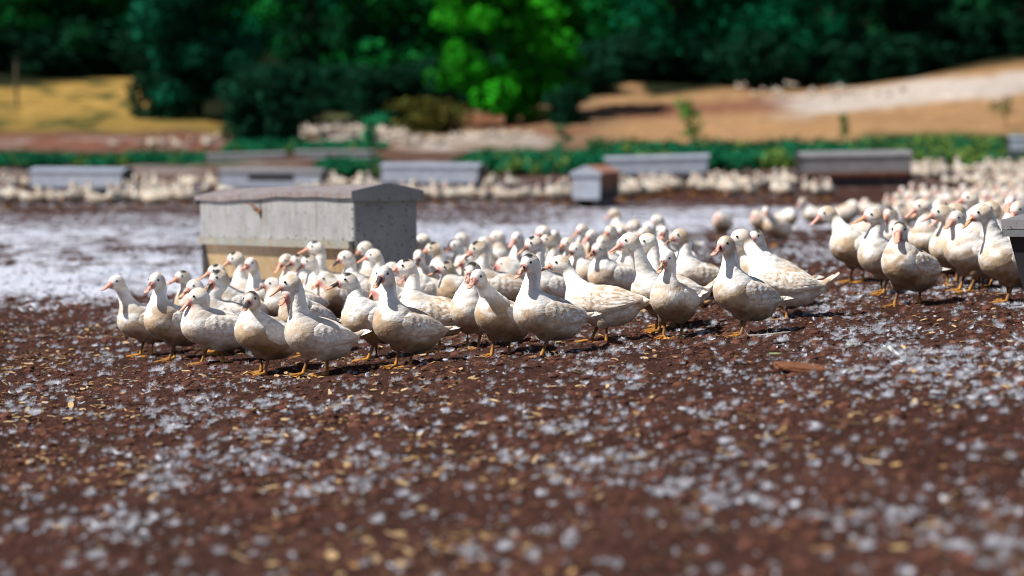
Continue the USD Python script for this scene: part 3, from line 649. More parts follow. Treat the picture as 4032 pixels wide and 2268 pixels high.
# every duck of the near flock: crop of the photo it was measured in, eye, feet (or None), turn of the body and of the head from
# "heading left" towards the camera in degrees, and looks
CR = {'A': (380, 920, 2.4143), 'B': (980, 920, 2.4143), 'C': (1580, 900, 2.4143), 'D': (2000, 820, 2.4143), 'E': (2500, 820, 2.415), 'F': (3100, 740, 2.7867), 'G': (3500, 640, 2.4155)}
ROWS = [
 # ---- front row, left to right
 ('A', (165, 440), (490, 1165), 28, 48, 'leftmost duck at the edge of the flock, walking left onto bare soil', dict(tan=.8, dirt_and_shade=.75, black=.0, pink=.9)),
 ('A', (545, 425), (735, 1203), 42, 62, 'second duck from the left end of the flock, grey speckled chest and pink bill', dict(tan=.5, dirt_and_shade=.95, black=.35, pink=.9)),
 ('A', (930, 572), (1120, 1245), 26, 16, 'short necked plump duck with a red bill, third along the front from the left', dict(tan=.45, dirt_and_shade=.45, black=.0, pink=1.)),
 ('A', (1455, 600), (1600, 1330), 44, 72, 'duck with black blotched bill and shaded brown belly, left of the whitest front duck', dict(tan=.15, dirt_and_shade=1., black=.85, cap=.5, pink=.8)),
 ('B', (357, 440), (650, 1345), 34, 8, 'brightest white tall duck in the very front with one leg lifted forward', dict(tan=.35, dirt_and_shade=.4, black=.1, pink=.5, stride=.05)),
 ('B', (907, 423), (1195, 1195), 30, 22, 'front duck with black crown spots and dark muddy belly, right of the whitest duck', dict(tan=.3, dirt_and_shade=1., black=.5, cap=.6, pink=.3)),
 ('B', (1270, 362), (1485, 1270), 34, 62, 'upright front duck with mostly black bill, standing with both feet together', dict(tan=.75, dirt_and_shade=.8, black=.8, pink=.2, stride=.012)),
 ('C', (665, 372), (690, 1140), 68, 68, 'duck half hidden behind the pink billed front duck, dark spots on its crown', dict(tan=.4, dirt_and_shade=.6, black=.6, cap=.8, pink=.6)),
 ('C', (710, 440), (955, 1210), 48, 60, 'front duck with long pink bill turned to the camera and grey neck shadow', dict(tan=.6, dirt_and_shade=.85, black=.15, pink=.9)),
 ('C', (1190, 298), (1380, 1215), 32, 46, 'front duck with grey dappled head, white neck and tan breast in mid flock', dict(tan=.9, dirt_and_shade=.7, black=.45, cap=.35, pink=.6)),
 ('D', (463, 500), (890, 1278), -6, 8, 'duck in full profile with tan wing and ragged tail, neck drawn in', dict(tan=.95, dirt_and_shade=.35, black=.45, pink=.5, tail=-.35, lean=.02)),
 ('D', (1125, 285), (1440, 1165), 30, 6, 'tallest white necked duck right of the profile duck, muddy breast', dict(tan=.4, dirt_and_shade=.7, black=.1, pink=.8)),
 ('E', (293, 450), (365, 1228), 58, 52, 'duck facing the camera with orange and black bill and one orange leg showing', dict(tan=.3, dirt_and_shade=1., black=.45, pink=.2)),
 ('E', (833, 318), (1030, 1208), 33, 44, 'dark headed duck with pale pink bill, rightmost of the main front row', dict(tan=.85, dirt_and_shade=.75, black=.05, pink=1., stride=.055)),
 ('E', (922, 250), (1385, 1062), -2, 10, 'long white duck with tan back and raised tail, behind the dark headed duck', dict(tan=.75, dirt_and_shade=.4, black=.0, pink=.8, tail=.75)),
 # ---- second rows, left part, by the feeder
 ('A', (795, 400), None, 25, 40, 'small black capped duck with orange bill at the back left of the flock', dict(cap=1.2, tan=.5, h=.46)),
 ('A', (905, 490), None, 25, 40, 'duck half hidden behind the red billed plump duck at the left', dict(tan=.5, h=.45)),
 ('A', (1130, 395), (1215, 1150), 22, 34, 'duck with a black crown stripe and black tipped bill in front of the feeder corner', dict(cap=.75, black=.75, tan=.5, dirt_and_shade=.5)),
 ('A', (1112, 345), None, 20, 18, 'duck tucked directly behind the one with the black crown stripe', dict(black=.3, cap=.3, tan=.3, h=.5)),
 ('A', (1297, 225), None, 18, 6, 'tall duck with orange bill against the stained feeder panel, left end', dict(black=.15, cap=.35, tan=.3, h=.53)),
 ('A', (1450, 280), None, 20, 56, 'slim necked duck with black nostril marks, right of the tall orange billed one', dict(black=.6, tan=.7, h=.5, tail=.5)),
 ('B', (370, 548), None, 45, 62, 'duck with drooping tan bill, hidden behind the brightest white duck', dict(black=.3, tan=.8, h=.42)),
 ('B', (330, 250), None, 25, 40, 'brown shaded head with pale bill before the middle of the feeder panel', dict(black=.35, tan=.7, h=.48)),
 ('B', (440, 248), None, 25, 34, 'white duck peeping out behind the black capped duck at the feeder', dict(black=.6, cap=.5, tan=.3, h=.48)),
 ('B', (543, 257), None, 20, 26, 'black capped duck with black mottled bill and tan back before the feeder', dict(black=.9, cap=.85, tan=.9, h=.50)),
 ('B', (607, 122), None, 12, 4, 'duck with black cap stretching its long neck highest against the feeder', dict(black=.1, cap=1.2, tan=.3, h=.56)),
 ('B', (893, 220), None, 20, 28, 'duck with pale tipped black bill just left of the feeder corner', dict(black=.85, tan=.4, h=.50)),
 ('B', (1077, 132), None, 18, 14, 'duck with tan cheek and yellow bill right at the feeder corner', dict(black=.5, tan=.5, h=.52)),
 ('B', (1160, 200), None, 18, 8, 'white duck with clean pink bill in front of the feeder corner', dict(black=.0, tan=.4, pink=.6, h=.50)),
 ('B', (1215, 520), None, 30, 36, 'low headed duck whose bill shows under the black billed front duck', dict(black=.7, tan=.6, h=.36)),
 ('B', (1463, 290), (1740, 1120), 14, 8, 'duck with a black nape spot, pink bill and combed tan wing', dict(black=.1, cap=.6, tan=1., dirt_and_shade=.5, tail=.3)),
 ('C', (92, 128), None, 18, 18, 'duck showing only its bill and brow beside the grey feeder end', dict(black=.35, tan=.3, h=.48)),
 ('C', (180, 100), None, 18, 14, 'white duck with grey brow and spotted bill beside the feeder end', dict(black=.45, tan=.4, h=.50)),
 ('C', (283, 182), None, 15, 6, 'tan headed duck with jet black cap right of the feeder', dict(black=.1, cap=1.3, tan=.6, dirt_and_shade=.7, h=.50)),
 ('C', (160, 250), None, 78, 84, 'duck facing straight out with black bill between two necks', dict(black=1.2, tan=.3, h=.46)),
 ('C', (400, 370), None, 18, 22, 'buff headed duck with neck drawn in and grey pink bill', dict(black=.6, cap=.6, tan=.7, dirt_and_shade=.9, h=.42)),
 ('C', (488, 150), None, 22, 30, 'pale duck with short pink bill at the back, right of the feeder', dict(black=.1, tan=.3, h=.48)),
 ('C', (698, 184), None, 12, 4, 'long leaning tan necked duck with orange bill in the flock centre', dict(black=.35, cap=.4, tan=.9, dirt_and_shade=1., h=.53)),
 ('C', (600, 300), None, 25, 35, 'duck mostly hidden behind the long tan neck in the flock centre', dict(black=.3, tan=.5, h=.40)),
 ('C', (1230, 133), None, 24, 14, 'large white duck with pink and black bill behind the grey dappled duck', dict(black=.5, cap=.25, tan=.4, h=.55)),
 ('C', (1375, 103), None, 20, 14, 'buff cheeked duck close behind the large white one', dict(black=.3, cap=.3, tan=.5, h=.52)),
 ('C', (1085, 80), None, 40, 55, 'slender duck with red bill base standing alone behind the flock centre', dict(black=.0, tan=.6, pink=1., h=.48)),
 ('C', (1320, 20), None, 20, 10, 'hazy pink billed duck at the back, above the large white duck', dict(black=.0, tan=.3, pink=1., h=.48)),
 # ---- second rows, right part
 ('D', (545, 328), None, 26, 34, 'small duck with yellow bill behind the profile duck', dict(black=.4, tan=.4, h=.45)),
 ('D', (626, 380), None, 28, 40, 'white duck with black edged bill above the profile duck', dict(black=.7, tan=.3, h=.44)),
 ('D', (843, 390), None, 30, 44, 'pale duck with grey streaked bill above the back of the profile duck', dict(black=.55, tan=.4, h=.45)),
 ('D', (780, 250), None, 35, 40, 'plump white duck with pink bill in the rear rows', dict(black=.1, tan=.3, pink=.9, h=.44)),
 ('D', (885, 310), None, 35, 42, 'grey cheeked duck with black striped bill in the rear rows', dict(black=.6, tan=.4, h=.45)),
 ('D', (960, 210), None, 25, 45, 'duck with brown face and long shaded neck in the rear rows', dict(black=.25, tan=.5, h=.50)),
 ('D', (990, 35), None, -8, 4, 'stretched duck with dark brown head far behind the tallest white necked one', dict(black=.0, tan=.4, pink=.8, h=.50)),
 ('D', (1062, 215), None, 40, 50, 'small tan headed duck peering over the tallest white necked duck', dict(black=.2, tan=.6, h=.42)),
 ('D', (1085, 330), None, 40, 30, 'duck with white breast whose head hides behind the tallest neck', dict(black=.2, tan=.2, dirt_and_shade=.3, h=.47)),
 ('D', (1290, 290), (1540, 1125), 15, 12, 'duck with fluffed tail behind the camera facing duck', dict(black=.2, tan=.6, tail=.8)),
 ('D', (1275, 232), None, 25, 30, 'small duck with only its pale crown showing in the rear rows', dict(black=.2, tan=.3, h=.43)),
 ('D', (1400, 100), None, 10, 8, 'lone duck with bright pink bill well behind the flock, brown neck', dict(black=.0, tan=.4, pink=1., h=.48)),
 ('D', (1470, 215), None, 70, 80, 'duck looking straight ahead with narrow dark pink face at the back', dict(black=.35, tan=.3, pink=.7, h=.50)),
 ('E', (403, 252), None, 16, 14, 'duck with black based bill and brown stained shoulder behind the camera facing duck', dict(black=.6, tan=1., dirt_and_shade=.8, h=.52)),
 ('E', (600, 560), None, 160, 160, 'crouching duck preening between the flock and the dark headed duck', dict(black=.2, tan=.5, dirt_and_shade=.8, h=.25)),
 ('E', (1133, 262), None, 15, 50, 'black capped duck with brown neck right of the long white duck', dict(black=.1, cap=1.3, tan=.7, pink=1., h=.50)),
 ('E', (950, 335), None, 30, 50, 'duck with red bill between the dark headed and the long white duck', dict(black=.1, tan=.4, pink=1., h=.45)),
 ('E', (792, 62), (830, 292), 55, 60, 'lone plump duck in the open behind, facing the camera', dict(black=.0, tan=.6, dirt_and_shade=.9, pink=.8)),
 ('E', (1238, 12), (1345, 365), 40, 70, 'foremost of the loose trio in the open, tan shoulder', dict(black=.2, tan=.8, dirt_and_shade=.8, pink=.7)),
 ('E', (1140, 42), (1205, 292), 45, 50, 'pink faced duck, left of the loose trio in the open', dict(black=.0, tan=.4, pink=1.)),
 ('E', (1390, 95), (1415, 262), 150, 160, 'bowed duck pecking on the right of the loose trio', dict(black=.0, tan=.8, dirt_and_shade=.9)),
 # ---- right hand group
 ('F', (400, 255), (775, 1040), 16, 6, 'duck stretching an S shaped neck with pink bill, left end of the right group', dict(black=.0, tan=.2, dirt_and_shade=.8, pink=1., lean=.22)),
 ('F', (915, 275), (1060, 1160), 38, 12, 'white breasted duck with orange bill, second in the right group', dict(black=.0, tan=.5, dirt_and_shade=.6, pink=.2)),
 ('F', (1215, 435), (1330, 1300), 40, 66, 'front duck of the right group with dark brown head and orange webbed feet', dict(black=.1, cap=.2, tan=.9, dirt_and_shade=.9, pink=.7, stride=.05)),
 ('F', (150, 140), (310, 472), 14, 20, 'small distant duck walking left across pale ground, left of the right group', dict(black=.0, tan=.4, dirt_and_shade=.8, pink=1.)),
 ('F', (640, 260), (645, 465), 200, 200, 'tan duck seen from behind on the pale ground, tail up', dict(black=.0, tan=.9, dirt_and_shade=1., tail=.9)),
 ('F', (840, 140), (900, 425), 22, 25, 'distant duck with brown head behind the orange billed duck', dict(black=.0, tan=.5, pink=.8)),
 ('F', (1000, 215), None, 160, 170, 'brown nape of a duck behind the orange billed duck', dict(black=.0, tan=.9, dirt_and_shade=1., h=.50)),
 ('F', (1110, 265), None, 40, 40, 'dark cheeked duck with hanging orange bill in the right group', dict(black=.0, cap=.6, tan=.6, pink=.1, h=.48)),
 ('F', (1255, 165), None, 175, 172, 'thin necked duck facing right, bill to bill with another', dict(black=.0, tan=.5, pink=1., h=.52)),
 ('G', (350, 450), (835, 1228), 10, 4, 'big duck with hot pink bill in the middle of the right group', dict(black=.0, tan=.4, dirt_and_shade=.6, pink=1.)),
 ('G', (290, 400), None, 30, 4, 'duck behind the hot pink bill, facing the thin necked one', dict(black=.0, tan=.8, dirt_and_shade=1., pink=1., h=.56)),
 ('G', (745, 325), None, 25, 6, 'tall headed duck with rose pink bill at the back of the right group', dict(black=.0, tan=.5, pink=1., h=.60)),
 ('G', (610, 440), None, 30, 12, 'buff duck with orange bill behind the big pink billed duck', dict(black=.0, tan=.8, pink=.2, h=.55)),
 ('G', (845, 450), (1145, 1322), 28, 8, 'rightmost big duck with yellow orange bill, beside the dark feeder', dict(black=.1, tan=.5, dirt_and_shade=.8, pink=.0)),
 ('G', (950, 425), None, 24, 20, 'tan headed duck between the yellow billed duck and the dark feeder', dict(black=.0, tan=.8, dirt_and_shade=.8, h=.57)),
 ('G', (700, 228), None, 30, 20, 'distant pink billed duck above the rose billed one', dict(black=.0, tan=.5, pink=1., h=.48)),
 ('G', (880, 210), None, 30, 26, 'distant brown headed duck with pink bill, upper right group', dict(black=.0, tan=.6, pink=1., h=.48)),
 ('G', (580, 335), None, 30, 30, 'grey brown headed duck left of the rose pink bill', dict(black=.1, tan=.6, dirt_and_shade=1., h=.47)),
 ('G', (1060, 350), None, 30, 24, 'duck with mauve bill behind the tan headed one at the right edge', dict(black=.2, tan=.4, pink=1., h=.48)),
 ('G', (1150, 370), None, 50, 60, 'pale necked duck standing over the dark feeder lid', dict(black=.0, tan=.5, h=.56)),
 ('G', (1040, 215), None, 40, 40, 'white necked duck far back over the dark feeder lid', dict(black=.0, tan=.3, h=.46)),
 ('G', (1230, 250), None, 30, 10, 'brown backed duck far back at the right picture edge', dict(black=.0, tan=1., dirt_and_shade=1., h=.44)),
 ('G', (375, 300), None, 60, 50, 'white duck with raised head behind the bill to bill pair', dict(black=.0, tan=.3, h=.48)),
]
FILL = [('G', 470, 395, .54), ('G', 530, 250, .48), ('G', 660, 300, .50), ('G', 800, 290, .50), ('G', 920, 300, .50), ('G', 1000, 300, .50), ('G', 1180, 300, .46), ('G', 430, 250, .47), ('G', 320, 230, .46), ('G', 1100, 260, .46), ('G', 1200, 430, .56), ('G', 620, 520, .52), ('G', 520, 470, .54), ('F', 1400, 90, .46), ('F', 1500, 210, .50), ('G', 200, 300, .48), ('G', 120, 250, .46)]
for c, x, y, h in FILL:
    ROWS.append((c, (x, y), None, int(rng.integers(8, 60)), int(rng.integers(0, 60)), 'white duck packed among the back rows of the right hand group', dict(black=.1 * rng.integers(0, 3), tan=.3 + .5 * rng.random(), dirt_and_shade=.5 + .5 * rng.random(), pink=.4 + .6 * rng.random(), h=h, group='back rows of the right hand group')))
FILL2 = [('D', 330, 215, .50), ('D', 430, 250, .46), ('D', 690, 190, .46), ('D', 1180, 150, .46), ('D', 1330, 170, .48), ('C', 900, 60, .44), ('C', 780, 120, .46), ('C', 560, 80, .46), ('B', 1330, 330, .42), ('C', 960, 330, .36), ('B', 700, 420, .38), ('A', 1650, 470, .38), ('C', 60, 420, .38)]
for c, x, y, h in FILL2:
    ROWS.append((c, (x, y), None, int(rng.integers(8, 60)), int(rng.integers(0, 60)), 'white duck mostly hidden among the back rows of the main flock', dict(black=.1 * rng.integers(0, 7), tan=.3 + .5 * rng.random(), dirt_and_shade=.5 + .5 * rng.random(), pink=.2 + .8 * rng.random(), h=h, group='back rows of the main flock')))
near_feet = []
for k, (cr, e, ft, turn, hturn, label, o) in enumerate(ROWS):
    ox, oy, sc = CR[cr]
    eu, ev = ox + e[0] / sc, oy + e[1] / sc
    if 0 <= turn < 66: turn += 6 if ft is not None else 13; hturn += 5
    th = math.radians(turn); hd_t = math.radians(hturn)
    fw = np.array([-math.cos(th), -math.sin(th), 0]); lf = np.array([-fw[1], fw[0], 0])
    r = ray(eu, ev)
    if ft is not None:
        P = hit(ox + ft[0] / sc, oy + ft[1] / sc)
        # point of the eye's ray nearest the duck's own middle plane, kept within reach of the neck
        best = None
        for a in np.linspace(-0.02, 0.27, 30):
            for b in np.linspace(-0.07, 0.07, 15):
                g = P + fw * a + lf * b
                t = (g[1] - EYE[1]) / r[1]
                q = EYE + r * t
                cost = abs(q[0] - g[0]) * 30 + (abs(b) * 1.2) ** 1 + 0.25 * abs(a - 0.17)
                if best is None or cost < best[0]: best = (cost, a, b, q[2] - P[2])
        _, a, b, hz = best
        hz = float(np.clip(hz, 0.22, 0.60))
    else:
        hz = o.get('h', 0.48)
        q = hit(eu, ev, hz)
        a, b = (0.17, 0.0) if hz > 0.3 else (0.2, 0.05)
        P = q - fw * a; P[2] = ground_z(P[0], P[1])
    size = o.get('size', 1.13 if cr == 'G' or (cr == 'F' and e[1] > 250) else 0.97 + 0.02 * ((k * 7) % 4))
    a, b, hz = a / size, b / size, hz / size
    htan = 0.85 if any(w in label.split(' duck')[0] + ' ' for w in ('tan headed', 'dark headed', 'buff', 'brown', 'grey dappled', 'tan necked')) or 'brown' in label and 'head' in label else 0.6 if cr in 'FG' else 0.1 + 0.1 * (k % 4)
    hyaw = th - hd_t                                   # head turn relative to the body
    hyaw = ((hyaw + math.pi) % (2 * math.pi)) - math.pi
    nod = -0.40 - 0.09 * ((k * 7) % 5 - 2)
    hd = np.array([math.cos(hyaw) * math.cos(nod), -math.sin(hyaw) * math.cos(nod), math.sin(nod)])
    d = Duck(np.array([a - 0.012 * math.cos(hyaw), b, hz - 0.010]), hd, lean=o.get('lean', 0.14 + 0.035 * ((k * 3) % 5)), tail=o.get('tail', ((k * 5) % 7 - 3) * 0.07),
             stride=o.get('stride', 0.018 + 0.014 * ((k * 3) % 4)) * (1 if k % 2 else -1), seed=k * 13 + 1, fat=0.97 + 0.03 * ((k * 11) % 5))
    P[2] = ground_z(P[0], P[1]) - 0.004
    near_feet.append(P)
    build_duck('duck', label, mat4(P, math.atan2(fw[1], fw[0]), size), d, headtan=htan, dirt_and_shade=min(1.15, 0.2 + 1.1 * o.get('dirt_and_shade', 0.75)), tan=min(1, 0.12 + 1.05 * o.get('tan', 0.5)), cap=o.get('cap', 0.0), black=o.get('black', 0.3),
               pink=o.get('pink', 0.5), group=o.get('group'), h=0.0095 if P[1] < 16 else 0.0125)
near_feet = np.array(near_feet)

# ------------------------------------------------------------------ feeders
def prism(poly, x0, x1):
    """the yz outline carried from x0 to x1"""
    n = len(poly)
    v = [(x0, a, b) for a, b in poly] + [(x1, a, b) for a, b in poly]
    f = [[i, (i + 1) % n, n + (i + 1) % n] for i in range(n)] + [[i, n + (i + 1) % n, n + i] for i in range(n)]
    f += [[0, i + 1, i] for i in range(1, n - 1)] + [[n, n + i, n + i + 1] for i in range(1, n - 1)]
    return np.array(v, float), np.array(f)[:, ::-1]
feeder_spots = []
def feeder(label, cx, cy, phi, L, W, mats, eave=0.93, band=0.57, low=0.20, detail=False, opening=None, group='sheet metal feeders', roof=0.085, ends=None):
    ax = np.array([math.cos(phi), -math.sin(phi)])
    zl, zr = (float(ground_z(*(np.array([cx, cy]) + s * ax * L / 2))) for s in (-1, 1))
    if ends: zl, zr = ends
    pit = math.atan2(zr - zl, L)
    m = mat4((cx, cy, (zl + zr) / 2), -phi) @ np.block([[roty(-pit), np.zeros((3, 1))], [np.zeros((1, 3)), 1]])
    t = thing('poultry_feeder', label, 'feeder', m, group)
    feeder_spots.append((cx, cy, L / 2 + 0.3))
    w = W / 2; e = L / 2; o = 0.035
    # lid: two thin slopes with a turned down lip
    xs = np.linspace(-e - o, e + o, 24 if detail else 3)
    sag = (0.010 * np.sin(xs * 2.1 + 0.6) + 0.004 * np.sin(xs * 7)) if detail else 0 * xs
    prof = [(-w - o, eave - 0.035), (-w - o, eave + 0.004), (0, eave + roof), (w + o, eave + 0.004), (w + o, eave - 0.035), (w + o - 0.006, eave - 0.035), (w + o - 0.006, eave - 0.004), (0, eave + roof - 0.008), (-w - o + 0.006, eave - 0.004), (-w - o + 0.006, eave - 0.035)]
    v = []; f = []; n = len(prof)
    for x, s in zip(xs, sag):
        v += [(x, a, b + s * (abs(a) / (w + o))) for a, b in prof]
    for i in range(len(xs) - 1):
        for k in range(n):
            b = (k + 1) % n
            f += [[i * n + k, i * n + b, (i + 1) * n + b], [i * n + k, (i + 1) * n + b, (i + 1) * n + k]]
    for s0, fl in ((0, 1), ((len(xs) - 1) * n, -1)):
        for tri in ([1, 2, 7], [1, 7, 8], [0, 1, 8], [0, 8, 9], [2, 3, 6], [2, 6, 7], [3, 4, 5], [3, 5, 6]):
            f.append([s0 + q for q in tri][::fl])
    obj('lid', (v, np.array(f)), mats['lid'], t)
    for s in (-1, 1):
        x0, x1 = (e + o - 0.002, e + o + 0.010) if s > 0 else (-e - o - 0.010, -e - o + 0.002)
        obj('gable_cap', prism([(-w - o - 0.004, eave - 0.07), (w + o + 0.004, eave - 0.07), (w + o + 0.004, eave + 0.008), (0, eave + roof + 0.006), (-w - o - 0.004, eave + 0.008)], x0, x1), mats['end'], t)
        x0, x1 = (e - 0.012, e) if s > 0 else (-e, -e + 0.012)
        obj('end_panel', prism([(-w + 0.012, low - 0.02), (w - 0.012, low - 0.02), (w, eave - 0.03), (-w, eave - 0.03)], x0, x1), mats['end'], t)
    for s in (-1, 1):
        y0, y1 = sorted((s * (w - 0.010), s * (w + 0.003)))
        obj('side_panel', box((-e + 0.013, y0, band), (e - 0.013, y1, eave - 0.03)), mats['side'], t)
        y0, y1 = sorted((s * (w - 0.02), s * (w + 0.030)))
        obj('ledge', box((-e + 0.002, y0, band - 0.062), (e - 0.055, y1, band - 0.002)), mats['ledge'], t)
        pl = [(s * (w - 0.028), band - 0.06), (s * (w - 0.040), band - 0.06), (s * (w - 0.105), low), (s * (w - 0.093), low)]
        obj('trough_panel', prism(pl if s < 0 else pl[::-1], -e + 0.03, e - 0.05), mats['trough'], t)
        obj('skid', box((-e + 0.02, min(s * (w - 0.16), s * (w - 0.08)), -0.03), (e - 0.02, max(s * (w - 0.16), s * (w - 0.08)), low - 0.022)), mats['dark'], t)
    obj('trough_floor', box((-e + 0.03, -w + 0.10, low - 0.02), (e - 0.05, w - 0.10, low + 0.01)), mats['dark'], t)
    if opening:
        obj('feed_opening', box((opening[0], -w - 0.010, band + 0.10), (opening[1], -w - 0.0035, eave - 0.06)), mats['dark'], t)  # dark plate set on the wall, standing in for the shade inside the hatch
    if detail:
        for k in range(9):
            c = trimesh.creation.cone(0.006, 0.022, sections=8); c.apply_translation([-e + 0.28 + k * (L - 0.5) / 8, -w - 0.008, band + 0.006])
            obj('screw', (np.array(c.vertices), np.array(c.faces)), M['screw'], t)
        for k in range(5):
            c = trimesh.creation.icosphere(1, 0.008); c.apply_translation([e - 0.030, -w - 0.004, band + 0.02 + k * 0.075])
            obj('rivet', (np.array(c.vertices), np.array(c.faces)), M['screw'], t)
        hx = -e + 0.44 * L
        obj('hasp', cat_mesh([box((hx - 0.008, -w - 0.009, eave - 0.185), (hx + 0.008, -w - 0.0035, eave - 0.045)), box((hx - 0.020, -w - 0.010, eave - 0.20), (hx + 0.020, -w - 0.0036, eave - 0.178))]), mats['end'], t)
        rod = np.array([[hx + 0.012, -w - 0.016, eave - 0.150], [hx - 0.02, -w - 0.030, eave - 0.125], [hx - 0.075, -w - 0.038, eave - 0.098], [hx - 0.15, -w - 0.045, eave - 0.075], [hx - 0.185, -w - 0.040, eave - 0.080]])
        obj('latch_rod', cat_mesh([tube(rod, [0.018, 0.016, 0.011, 0.010, 0.008], 8), tube([[hx + 0.012, -w - 0.006, eave - 0.12], [hx + 0.010, -w - 0.030, eave - 0.165]], [0.012, 0.014], 8)]), M['rust'], t)
        obj('corner_strip', box((e - 0.052, -w - 0.006, low), (e - 0.030, -w + 0.006, band - 0.03)), mats['dark'], t)
    return t
base_m = dict(lid=M['lid'], end=M['end_sheet'], side=M['sheet'], ledge=M['ledge'], trough=M['trough'], dark=M['dark_sheet'])
PHI = math.radians(62); FL, FW = 3.55, 0.53
K = np.array([(1400 - 2016) / F * 15.6, 15.6])
axx = np.array([math.cos(PHI), -math.sin(PHI)]); nrm = np.array([-math.sin(PHI), -math.cos(PHI)])
cc = K - axx * FL / 2 - nrm * FW / 2
feeder('large galvanised feeder with rusty latch and stained trough, standing behind the ducks', cc[0], cc[1], PHI, FL, FW, base_m, detail=True, eave=0.88, band=0.505, low=0.145, roof=0.066, ends=(-0.085, 0.015))
def far_feeder(label, u0, u1, Y, phi_deg, mats, **kw):
    phi = math.radians(phi_deg); W = 0.62
    wid = (u1 - u0) / F * Y
    L = max(0.9, (wid - W * abs(math.sin(phi))) / max(abs(math.cos(phi)), 0.1)) if 'L' not in kw else kw.pop('L')
    X = ((u0 + u1) / 2 - 2016) / F * Y
    return feeder(label, X, Y, phi, L, W, mats, **kw)
blue = {**base_m, 'side': M['blue_sheet'], 'lid': M['blue_sheet'], 'end': M['dark_sheet'], 'trough': M['blue_sheet'], 'ledge': M['blue_sheet']}
far_feeder('pale blue feeder with dark end at the far left', 120, 525, 50, 14, blue, eave=0.71, band=0.38)
far_feeder('far feeder with a dark open hatch, behind the large feeder', 865, 1290, 51, 10, {**blue, 'lid': M['old_lid']}, eave=0.67, band=0.34, opening=(-0.55, 0.62))
far_feeder('pale blue feeder just right of the large feeder, dark right end', 1500, 1905, 52, 12, blue, eave=0.77, band=0.42)
far_feeder('feeder seen end on with red rusty roof, in the middle distance', 2255, 2440, 43.6, -70, {**base_m, 'lid': M['red_lid'], 'side': M['brown_side'], 'end': M['blue_sheet'], 'trough': M['dark_sheet'], 'ledge': M['dark_sheet']}, L=1.4, roof=0.15, eave=0.74, band=0.42)
far_feeder('blue grey feeder behind the end on feeder with the red roof', 2385, 2790, 56, 4, {**blue, 'end': M['end_sheet']}, eave=0.80, band=0.45)
far_feeder('feeder with weathered grey lid and red brown side on the right', 3140, 3580, 50.5, -3, {**base_m, 'lid': M['old_lid'], 'side': M['old_lid'], 'trough': M['brown_side'], 'ledge': M['brown_side'], 'end': M['dark_sheet']}, roof=0.12, eave=0.77, band=0.36)
far_feeder('grey feeder cut by the right picture edge, beyond the far flock', 3965, 4250, 70, 6, blue)
far_feeder('long low brown grey feeder in the far pens, left of the pair', 820, 1130, 82, 2, {**blue, 'lid': M['old_lid'], 'side': M['old_lid'], 'trough': M['brown_side']}, eave=0.46, band=0.26, low=0.08)
far_feeder('long low brown grey feeder in the far pens, right of the pair', 1165, 1480, 84, 2, {**blue, 'lid': M['old_lid'], 'side': M['old_lid'], 'trough': M['brown_side']}, eave=0.46, band=0.26, low=0.08)

# the low dark feeder that the right edge of the picture cuts
hx, hy = (3943 - 2016) / F * 12.0, 12.0
t = thing('low_feeder', 'low dark feeder with flat grey lid at the right picture edge', 'feeder', mat4((hx, hy, ground_z(hx + 0.4, hy + 0.6)), math.radians(-20)))
tl = 0.50
lid = trimesh.creation.box([1.3, 2.3, 0.055]); lid.apply_translation([0.65, 1.15, tl + 0.028])
obj('lid', (np.array(lid.vertices), np.array(lid.faces)), M['old_lid'], t)
obj('lid_lip', box((0.004, 0.003, tl - 0.045), (1.296, 0.018, tl - 0.001)), M['end_sheet'], t)
v = np.array([[0.03, 0.03, tl], [1.24, 0.03, tl], [1.24, 2.2, tl], [0.03, 2.2, tl], [0.17, 0.15, -0.05], [1.10, 0.15, -0.05], [1.10, 2.05, -0.05], [0.17, 2.05, -0.05]])
f = np.array([[0, 1, 5], [0, 5, 4], [1, 2, 6], [1, 6, 5], [2, 3, 7], [2, 7, 6], [3, 0, 4], [3, 4, 7], [0, 3, 2], [0, 2, 1], [4, 5, 6], [4, 6, 7]])
obj('trough', (v, f[:, ::-1]), M['dark_sheet'], t)

# ------------------------------------------------------------------ the flocks in the distance
far_kinds = []
for k, (hd, z, a, lean, tail) in enumerate([((1, 0.1, -0.4), 0.46, 0.17, 0.12, 0.0), ((1, -0.6, -0.4), 0.42, 0.16, 0.1, 0.2), ((1, 0.5, -0.3), 0.50, 0.15, 0.16, -0.1), ((1, 0.0, -0.5), 0.37, 0.20, 0.05, 0.3), ((0.7, 0.8, -0.4), 0.44, 0.16, 0.12, 0.1), ((1, 0.1, -0.9), 0.26, 0.27, 0.0, 0.5)]):
    d = Duck((a, 0, z), hd, lean=lean, tail=tail, seed=900 + 7 * k)
    c = proto('far_duck')
    v, fc = d.mesh(0.022)
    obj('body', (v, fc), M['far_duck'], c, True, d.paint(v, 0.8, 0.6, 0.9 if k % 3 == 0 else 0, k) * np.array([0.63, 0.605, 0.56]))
    b, col = d.bill(0.2, k, 0.8); obj('bill', b, M['bill'], c, False, col)
    for sd, x in ((1, 0.03), (-1, 0.0)):
        l, col = d.leg(sd, x); obj('leg', l, M['leg'], c, False, col)
    far_kinds.append(c)
spots = []
